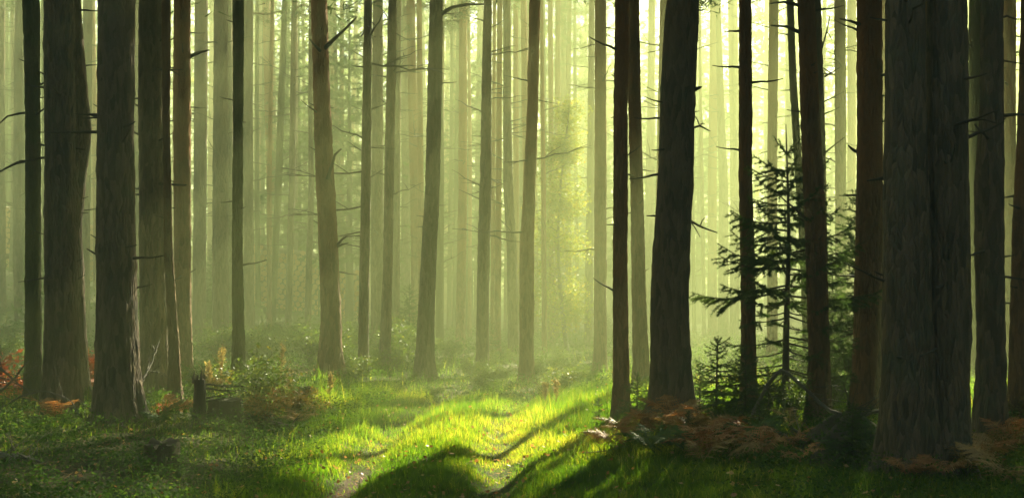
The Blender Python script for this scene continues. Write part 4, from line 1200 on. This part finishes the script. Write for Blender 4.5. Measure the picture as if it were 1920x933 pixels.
fallen('dead branch leaning up against the trunk right of the broad gold-rimmed one', [(256, 748, 0.0), (262, 722, 0.1), (280, 690, 0.4), (302, 630, 0.8)], 0.020, 12.9, 'deadwood', 4, 9)
fallen('dark branch lying from the thick left trunk to the broad one', [(140, 742, 0.2), (160, 758, 0), (188, 778, -0.2)], 0.016, 12.6, 'deadwood', 4, 10)
fallen('dark rotten log lying below the golden bush mound', [(452, 786, 0.2), (500, 800, 0), (552, 812, -0.2)], 0.035, 13.4, 'deadwood', 6, 11, 'fallen_log', 'log', 0.7)
fallen('thin bare twig sprawling in the shaded ground cover at lower left', [(410, 905, 0.1), (450, 890, 0), (500, 868, 0), (520, 850, 0)], 0.009, 10.4, 'greywood', 5, 12)
fallen('thin dead branch on the grass at the right, beside the ferns', [(1092, 852, 0.1), (1140, 848, 0), (1180, 850, 0)], 0.007, 11.2, 'greywood', 2, 13)
for k, (px, py) in enumerate([(575, 782), (590, 790), (600, 796), (560, 786)]):
    X, Y = foot(px, py)
    fallen('dry stick in the little heap at the rim of the sunlit grass', [(px - 22, py - 10 - 3 * k, 0.2), (px, py - 7, 0), (px + 22, py + 2, -0.2)], 0.013, Y, 'greywood', 2, 20 + k)

for o in [o for o in SC.objects if o.get('label') == 'dry stick in the little heap at the rim of the sunlit grass']:
    o['group'] = 'sticks in the little heap'

# ------------------------------------------------------------------ dry stalks
def stalk(px, py, h, label, seed):
    X, Y = foot(px, py)
    rg = np.random.default_rng(seed)
    t = thing('dry_stalk', label, 'plant', (X, Y, gh(X, Y)), 0)
    zz = np.linspace(0, h, 9)
    P = np.stack([0.04 * np.sin(zz * 2 + seed), 0.02 * np.cos(zz * 3), zz], 1)
    mb = MB(); mb.tube(P, np.linspace(0.011, 0.004, 9), 5)
    obj('stem', mb.build('stem', M['straw'], True), t)
    lf = MB()
    n = 150
    u = rg.uniform(0.3, 1, n) ** 0.6 * 7.999; i = u.astype(int); f = (u - i)[:, None]
    leaves_at(lf, P[i] * (1 - f) + P[i + 1] * f + rg.normal(size=(n, 3)) * 0.018, rg, 0.05, rg.uniform(0.2, 1, n), 1.2, 0.4)
    for k in range(4):
        b = P[2 + k]; d = np.array([rg.choice((-1, 1)) * 0.7, rg.normal() * 0.3, 0.7])
        lf.tube([b, b + d * 0.1, b + d * 0.2 + np.array([0, 0, 0.02])], [0.005, 0.004, 0.002], 4)
    obj('seed_head', lf.build('seed_head', M['straw']), t)
for (px, py, h, lab) in [(532, 752, 0.80, 'tall golden dry stalk standing above the golden bush mound'),
                         (621, 762, 0.48, 'thin golden dry stalk right of the golden bush mound'),
                         (414, 745, 0.72, 'pale dry stalk behind the cut stump at left'),
                         (392, 745, 0.50, 'shorter pale dry stalk left of the one behind the stump'),
                         (545, 752, 0.42, 'short dry stalk beside the tall golden one'),
                         (1020, 762, 0.36, 'faint dry stalk in the mist at the back of the clearing'),
                         (1038, 766, 0.42, 'taller faint dry stalk in the mist at the back of the clearing')]:
    stalk(px, py, h, lab, px)

# ------------------------------------------------------------------ ferns
def frond_shape(seed, mat, L=0.55, pairs=15):
    rg = np.random.default_rng(seed)
    mb = MB()
    n = pairs + 3
    u = np.linspace(0, 1, n)
    P = np.stack([L * u, 0.04 * L * np.sin(u * 3 + seed), L * (0.55 * u - 0.62 * u ** 2)], 1)
    mb.tube(P, np.linspace(0.0045, 0.0012, n), 4, 0.8, False)
    for k in range(2, n - 1):
        t = u[k]
        pl = L * 0.36 * math.sin(math.pi * min(1, 0.22 + 0.80 * t)) * rg.uniform(0.85, 1.1)
        for sgn in (-1, 1):
            d = np.array([0.35, sgn * 1.0, -0.12 + rg.normal() * 0.16]); d /= np.linalg.norm(d)
            ax = np.array([1.0, 0, -0.2])
            m = 6
            V, T = [], []
            vv = np.clip(rg.normal(0.5, 0.22), 0, 1)
            for j in range(m):
                s0, s1 = pl * j / m, pl * (j + 1) / m
                wv = 0.030 * (L / 0.55) * (1 - 0.8 * j / m) * rg.uniform(0.8, 1.2)
                c = P[k] + d * s0; e = P[k] + d * s1 + np.array([0, 0, -0.012 * j / m])
                for q in (1, -1):
                    b = len(V)
                    V += [c, e, (c + e) / 2 + ax * q * wv + np.array([0, 0, rg.normal() * 0.004])]
                    T.append((b, b + 1, b + 2))
            mb.add(V, None, T, vv)
    return mb.build('frond', M[mat])
FR = {m: [frond_shape(300 + k, m) for k in range(2)] for m in ('fern_brown', 'fern_straw', 'fern_green')}
def fern(px, py, mat, label, s, nf, seed, lift=0.0, spread=6.28, a0=0.0):
    X, Y = foot(px, py)
    rg = random.Random(seed)
    t = thing('fern', label, 'fern', (X, Y, gh(X, Y) + lift), rg.uniform(0, 6.28) if spread > 6 else a0)
    for k in range(nf):
        obj('frond', FR[mat][k % 2], t, (0, 0, 0.10), (rg.uniform(-0.5, 0.5), rg.uniform(-0.75, -0.15), k * spread / nf + rg.uniform(-0.3, 0.3)), s * rg.uniform(0.8, 1.2))
FERNS = [
 (1262, 812, 'fern_brown', 'red-brown dead fern at the foot of the big near-black trunk', 0.80, 8),
 (1222, 826, 'fern_brown', 'red-brown fern left below the big near-black trunk', 0.80, 7),
 (1180, 836, 'fern_straw', 'tan fern nearest the tiny spruce seedling', 0.75, 7),
 (1150, 850, 'fern_brown', 'brown fern drooping over the grass at the left end of the fern patch', 0.70, 6),
 (1310, 826, 'fern_straw', 'tan fern right below the big near-black trunk', 0.85, 8),
 (1300, 842, 'fern_straw', 'straw-coloured fern in the middle of the fern patch', 0.80, 6),
 (1345, 832, 'fern_brown', 'dark rust fern before the wide dark spruce bush', 0.85, 7),
 (1270, 856, 'fern_green', 'green fern in front of the fern patch', 0.70, 7),
 (1215, 862, 'fern_green', 'green fern left in front of the fern patch', 0.70, 7),
 (1330, 866, 'fern_brown', 'brown fern in the front row below the straw one', 0.80, 8),
 (1385, 858, 'fern_green', 'green fern at the right end of the fern patch', 0.85, 8),
 (1372, 876, 'fern_straw', 'straw fern front right of the fern patch', 0.75, 6),
 (1318, 886, 'fern_straw', 'single pale straw fern lying on the dark grass in front', 0.62, 3),
 (1412, 850, 'fern_green', 'green fern right of the rusty patch', 0.80, 7),
 (1425, 872, 'fern_brown', 'red fern leaning right before the brush pile', 0.70, 5),
 (1478, 860, 'fern_brown', 'reddish fern below the grey sloping branch', 0.60, 5),
 (1500, 882, 'fern_brown', 'small red-brown fern left of the mossy stump', 0.45, 5),
 (1480, 812, 'fern_straw', 'sunlit straw frond under the arched dead branch', 0.60, 3),
 (1620, 872, 'fern_green', 'dark green fern against the mossy stump mound', 0.65, 8),
 (1700, 912, 'fern_brown', 'dark red fern at the foot of the massive twin trunk', 0.42, 7),
 (1760, 908, 'fern_brown', 'russet fern right in front of the massive twin trunk', 0.45, 8),
 (1815, 900, 'fern_straw', 'pale straw fern right of the massive twin trunk', 0.75, 6),
 (1880, 926, 'fern_straw', 'big pale straw fern in the bottom right corner', 0.80, 6),
 (1850, 880, 'fern_brown', 'brown fern below the snaggy dark trunk', 0.65, 6),
 (1905, 858, 'fern_brown', 'rusty fern by the right edge of the photo', 0.70, 6),
 (300, 812, 'fern_green', 'green fern at the foot of the trunk with the leaning branch', 0.60, 6),
 (286, 776, 'fern_green', 'green fern between the broad trunk and the wavy one', 0.60, 6),
 (328, 786, 'fern_brown', 'fallen red-brown fern near the broken snag', 0.60, 5),
 (560, 806, 'fern_straw', 'dry fern at the lit foot of the golden bush mound', 0.55, 5),
 (100, 800, 'fern_brown', 'dim brown fern at the foot of the thick left trunk', 0.60, 6),
]
for k, (px, py, m, lab, s, nf) in enumerate(FERNS):
    fern(px, py, m, lab, s, nf, 500 + k)

# ------------------------------------------------------------------ grass and low ground cover
def scatter(n, y0, y1, seed, power=1.0):
    rg = np.random.default_rng(seed)
    Y = y0 + (y1 - y0) * rg.uniform(0, 1, n) ** power
    X = rg.uniform(-1, 1, n) * (0.52 * Y + 1.5)
    return X, Y, rg

def blades(X, Y, h, w, rg, var, seg2=True):
    n = len(X)
    Z = ground_h(X, Y) - 0.01
    a = rg.uniform(0, 6.283, n); la = rg.uniform(0, 6.283, n); ln = rg.uniform(0.1, 0.75, n) * h
    s = np.stack([np.cos(a), np.sin(a), np.zeros(n)], 1) * (w * 0.5)[:, None]
    P = np.stack([X, Y, Z], 1)
    lean = np.stack([np.cos(la) * ln, np.sin(la) * ln, np.zeros(n)], 1)
    up = np.array([0, 0, 1.0])
    if seg2:
        Mi = P + lean * 0.3 + up * (h * 0.58)[:, None]; Ti = P + lean + up * (h * rg.uniform(0.8, 1.0, n))[:, None]
        V = np.stack([P - s, P + s, Mi - s * 0.75, Mi + s * 0.75, Ti], 1).reshape(-1, 3)
        b = np.arange(n)[:, None] * 5
        return V, (b + np.array([0, 1, 3, 2])), (b + np.array([2, 3, 4])), np.repeat(var, 5)
    Ti = P + lean * 0.8 + up * h[:, None]
    V = np.stack([P - s, P + s, Ti], 1).reshape(-1, 3)
    b = np.arange(n)[:, None] * 3
    return V, np.zeros((0, 4), int), b + np.array([0, 1, 2]), np.repeat(var, 3)

def build_grass():
    Vs, Qs, Ts, vs, off = [], [], [], [], 0
    for (n, y0, y1, hh, ww, seg, seed) in [(300000, 6.5, 14.0, 0.105, 0.0062, True, 1), (260000, 13.5, 24.0, 0.15, 0.011, False, 2), (50000, 23.0, 36.0, 0.24, 0.018, False, 3)]:
        X, Y, rg = scatter(n, y0, y1, seed)
        rut, mid, d = rut_profile(X, Y)
        patch = fbm(X * 0.8, Y * 0.8, seed=21)
        lim = 1.05 + 1.2 * sstep(12.5, 17, Y)
        clear = sstep(0.9, 0.0, -d - lim) * sstep(4.5, 2.6, d)
        rightg = sstep(1.5, 2.5, d) * 0.75
        p = np.maximum(clear, np.maximum(rightg * sstep(0.35, 0.55, patch + 0.15), 0.10 * sstep(0.48, 0.62, patch)))
        dirt = dirt_mask(X, Y, rut)
        p = p * (1 - 0.85 * sstep(0.40, 0.80, dirt))
        p = p * (1 - 0.85 * sstep(18.5, 20.5, Y + 2.0 * (patch - 0.5)))
        keep = rg.uniform(0, 1, n) < p
        X, Y, rut, mid, d, patch = X[keep], Y[keep], rut[keep], mid[keep], d[keep], patch[keep]
        m = len(X)
        tuft = fbm(X * 3.5, Y * 3.5, seed=77, octv=2)
        h = hh * rg.uniform(0.5, 1.25, m) * (1 - 0.55 * rut) * (0.40 + 1.3 * tuft ** 1.4) * (1 + 0.8 * (rg.uniform(0, 1, m) < 0.03)) * (1 + 0.6 * np.exp(-((d) / 0.45) ** 2 - ((Y - 12.2) / 1.2) ** 2)) * (1 + 0.25 * (-d > 1.6))
        var = np.clip(rg.normal(0.42, 0.17, m) + 0.9 * (patch - 0.5) + 0.6 * (tuft - 0.5) + (rg.uniform(0, 1, m) < 0.05) * 0.4 + 0.16 * np.exp(-(d / 2.2) ** 2) * sstep(11, 13, Y), 0, 1)  # lighter, yellower over the clearing: sunlight put into the blade colour
        V, q, t, v = blades(X, Y, h, np.full(m, ww) * rg.uniform(0.7, 1.3, m), rg, var, seg)
        Vs.append(V); Qs.append(q + off); Ts.append(t + off); vs.append(v); off += len(V)
    me = make_mesh('grass', np.concatenate(Vs), [np.concatenate(Qs), np.concatenate(Ts)], M['grass'], False, np.concatenate(vs))
    tag(obj('grass', me), 'fresh short grass over the rutted forest track and its verges', 'grass', None, 'stuff')
build_grass()

def build_cover():
    mb = MB()
    for (n, y0, y1, size, hh, seed) in [(230000, 6.5, 14.5, 0.028, 0.27, 41), (130000, 14.0, 26.0, 0.041, 0.30, 42), (70000, 25.0, 48.0, 0.075, 0.45, 43)]:
        X, Y, rg = scatter(n, y0, y1, seed)
        rut, mid, d = rut_profile(X, Y)
        patch = fbm(X * 1.1 + 7, Y * 1.1, seed=51)
        edge = np.maximum(sstep(0.95, 1.6, -d), 0.6 * sstep(1.8, 3.4, d))
        p = edge * (0.30 + 0.70 * sstep(0.36, 0.52, patch))
        p = np.where(Y > 17.5, np.maximum(p, sstep(17.5, 20, Y) * sstep(0.3, 0.5, patch)), p)
        keep = rg.uniform(0, 1, n) < p
        X, Y, patch = X[keep], Y[keep], patch[keep]; m = len(X)
        clump = fbm(X * 2.6, Y * 2.6, seed=61, octv=2)
        Z = ground_h(X, Y) + hh * rg.uniform(0.05, 1.0, m) * (0.3 + 1.0 * clump)
        leaves_at(mb, np.stack([X, Y, Z], 1), rg, size, np.clip(rg.normal(0.45, 0.2, m) + 0.5 * (clump - 0.5), 0, 1), 0.5, 0.62)
    o = obj('ground_cover', mb.build('ground_cover', M['bilberry']))
    tag(o, 'low bilberry leaves carpeting the forest floor beside the track', 'ground cover', None, 'stuff')
build_cover()

def build_litter():
    """dry needles, twigs and bark bits on the ground"""
    mb = MB()
    for (n, y0, y1, L, w, seed) in [(26000, 6.5, 16.0, 0.09, 0.0035, 71), (14000, 15.0, 30.0, 0.16, 0.006, 72)]:
        X, Y, rg = scatter(n, y0, y1, seed)
        rut, mid, d = rut_profile(X, Y)
        keep = rg.uniform(0, 1, n) < (0.12 + 0.5 * rut + 0.5 * sstep(2, 3, np.abs(d)))
        X, Y = X[keep], Y[keep]; m = len(X)
        Z = ground_h(X, Y) + rg.uniform(0.005, 0.05, m)
        a = rg.uniform(0, 6.283, m); l = rg.uniform(0.3, 1.3, m) * L
        dv = np.stack([np.cos(a) * l, np.sin(a) * l, rg.normal(size=m) * 0.25 * l], 1)
        sv = np.stack([-np.sin(a), np.cos(a), np.zeros(m)], 1) * w
        P = np.stack([X, Y, Z], 1)
        V = np.stack([P - sv, P + sv, P + dv + sv * 0.4, P + dv - sv * 0.4], 1).reshape(-1, 3)
        mb.add(V, np.arange(4 * m).reshape(-1, 4), None, np.repeat(rg.uniform(0, 0.8, m), 4))
    X, Y, rg = scatter(9000, 6.5, 24.0, 75)
    keep = rg.uniform(0, 1, len(X)) < 0.35 + 0.65 * sstep(0.45, 0.6, fbm(X, Y, seed=91))
    X, Y = X[keep], Y[keep]
    leaves_at(mb, np.stack([X, Y, ground_h(X, Y) + rg.uniform(0.02, 0.11, len(X))], 1), rg, 0.045, rg.uniform(0.1, 1.0, len(X)), 0.3, 0.7)
    tag(obj('forest_litter', mb.build('forest_litter', M['fern_brown'])), 'scattered brown needles and bits of bark on the ground', 'litter', None, 'stuff')
build_litter()

# ------------------------------------------------------------------ the wood's far edge, one mass of foliage
def far_wood():
    rg = np.random.default_rng(99)
    mb = MB()
    n = 140000
    Y = rg.uniform(70, 128, n); X = rg.uniform(-1, 1, n) * (0.50 * Y + 12)
    Zr = rg.uniform(0, 1, n) * 21
    c = fbm(X * 0.35, Y * 0.12, Zr * 0.45, seed=14, octv=3)
    fine = vnoise(X * 1.3, Y * 0.6, Zr * 1.5, seed=15)
    keep = (c + 0.18 * (fine - 0.5) > 0.465 - 0.10 * np.exp(-Zr / 3.0) - 0.05 * sstep(5, -25, X))
    X, Y, Zr, c = X[keep], Y[keep], Zr[keep], c[keep]
    P = np.stack([X, Y, ground_h(X, Y) + Zr], 1)
    P = P[P[:, 2] < 23.5]
    leaves_at(mb, P, rg, 0.68, np.clip(rg.normal(0.4, 0.25, len(P)), 0, 1), 0.5, 0.5)
    tag(obj('far_woodland', mb.build('far_woodland', M['shrub'])), 'hazy mass of leaves and needles closing the wood at the back', 'woodland', None, 'stuff')
far_wood()

def sky_block_wood():  # foliage ring out of view, added to block low sky light
    """unseen foliage of the same wood, added beside and behind the viewer"""
    rg = np.random.default_rng(98)
    n = 60000
    a = rg.uniform(R(75), R(75 + 210), n); d = 24 + 26 * rg.uniform(0, 1, n)   # all round except ahead, measured from +Y clockwise
    X = np.sin(a) * d; Y = 8 + np.cos(a) * d
    Zr = rg.uniform(0, 1, n) * 18
    c = fbm(X * 0.3, Y * 0.3, Zr * 0.35, seed=24, octv=3)
    keep = c > 0.44
    X, Y, Zr = X[keep], Y[keep], Zr[keep]
    mb = MB()
    leaves_at(mb, np.stack([X, Y, ground_h(X, Y) + Zr], 1), rg, 1.35, np.clip(rg.normal(0.3, 0.2, len(X)), 0, 1), 0.5, 0.6)
    tag(obj('sky_block_foliage', mb.build('sky_block_foliage', M['pine'])), 'unseen foliage of the wood added beside and behind the viewer to block sky light', 'woodland', None, 'stuff')
sky_block_wood()

# ------------------------------------------------------------------ which one: repeats named by the trunk they stand beside
MARKS = [(-400, "the photo's left edge"), (62, 'the slim mossy left trunk'), (113, 'the thick left trunk'), (215, 'the broad gold-rimmed trunk'), (285, 'the trunk with the leaning branch'),
         (344, 'the reddish gold-edged trunk'), (446, 'the slender olive trunk'), (500, 'the slim far cluster'), (612, 'the grey branched trunk'), (688, 'the slim tan trunk'),
         (730, 'the trunk with upturned snags'), (808, 'the leaning grey trunk'), (868, 'the straight tan trunk'), (910, 'the broad central trunk'), (955, 'the kinked central trunk'),
         (993, 'the gold-edged central trunk'), (1062, 'the yellow birch'), (1126, 'the pale orange trunk'), (1196, 'the close pair of trunks'), (1265, 'the big near-black trunk'),
         (1400, 'the straight red-brown trunk'), (1450, 'the blazing-edged trunk'), (1524, 'the red-barked leaning trunk'), (1629, 'the brown dark trunk'), (1780, 'the massive twin trunk'), (1854, 'the snaggy dark trunk'), (1915, 'the last dark trunk')]
def name_repeats(group, what):
    pool = {}
    for o in SC.objects:
        if o.get('group') == group:
            px = CX + F * o.location.x / o.location.y
            k = max(i for i, (m, _) in enumerate(MARKS) if m <= px)
            pool.setdefault(k, []).append((px, o))
    for k, lst in pool.items():
        lst.sort(key=lambda e: e[0])
        for n, (px, o) in enumerate(lst):
            o['label'] = '%s %s right of %s' % (ORD[n], what, MARKS[k][1])
name_repeats('slim pines in the misty middle distance', 'slim hazy mid-distance pine trunk')
name_repeats('far pines in the mist', 'faint far pine trunk')
name_repeats('undergrowth spruces in the mist', 'misty young undergrowth spruce')
name_repeats('undergrowth bushes in the mist', 'dim leafy bush in the misty undergrowth')
name_repeats('low bushes behind the clearing', 'low bush at the back of the clearing')
for n, o in enumerate([o for o in SC.objects if o.get('group') == 'sticks in the little heap']):
    o['label'] = '%s dry stick of the little heap at the rim of the sunlit grass' % ('leftmost', 'second', 'third', 'rightmost')[[1, 2, 3, 0][n]]

# ------------------------------------------------------------------ haze
hz, hn, hl, hout = new_mat('forest_haze')
pv = hn.new('ShaderNodeVolumePrincipled')
pv.inputs['Color'].default_value = (*HAZE_COLOR, 1)
pv.inputs['Density'].default_value = HAZE_DENSITY
pv.inputs['Anisotropy'].default_value = HAZE_ANISO
hl.new(pv.outputs[0], hout.inputs['Volume'])
def haze_box():
    x0, x1, y0, y1, z0, z1 = -165, 165, -35, 195, -2.0, 24.8
    V = [(x, y, z) for z in (z0, z1) for y in (y0, y1) for x in (x0, x1)]
    q = [(0, 2, 3, 1), (4, 5, 7, 6), (0, 1, 5, 4), (2, 6, 7, 3), (0, 4, 6, 2), (1, 3, 7, 5)]
    o = obj('haze', make_mesh('haze', V, [np.array(q)], hz))
    tag(o, 'yellow-green morning mist filling the wood', None, None, 'stuff')
    return o
haze_box()
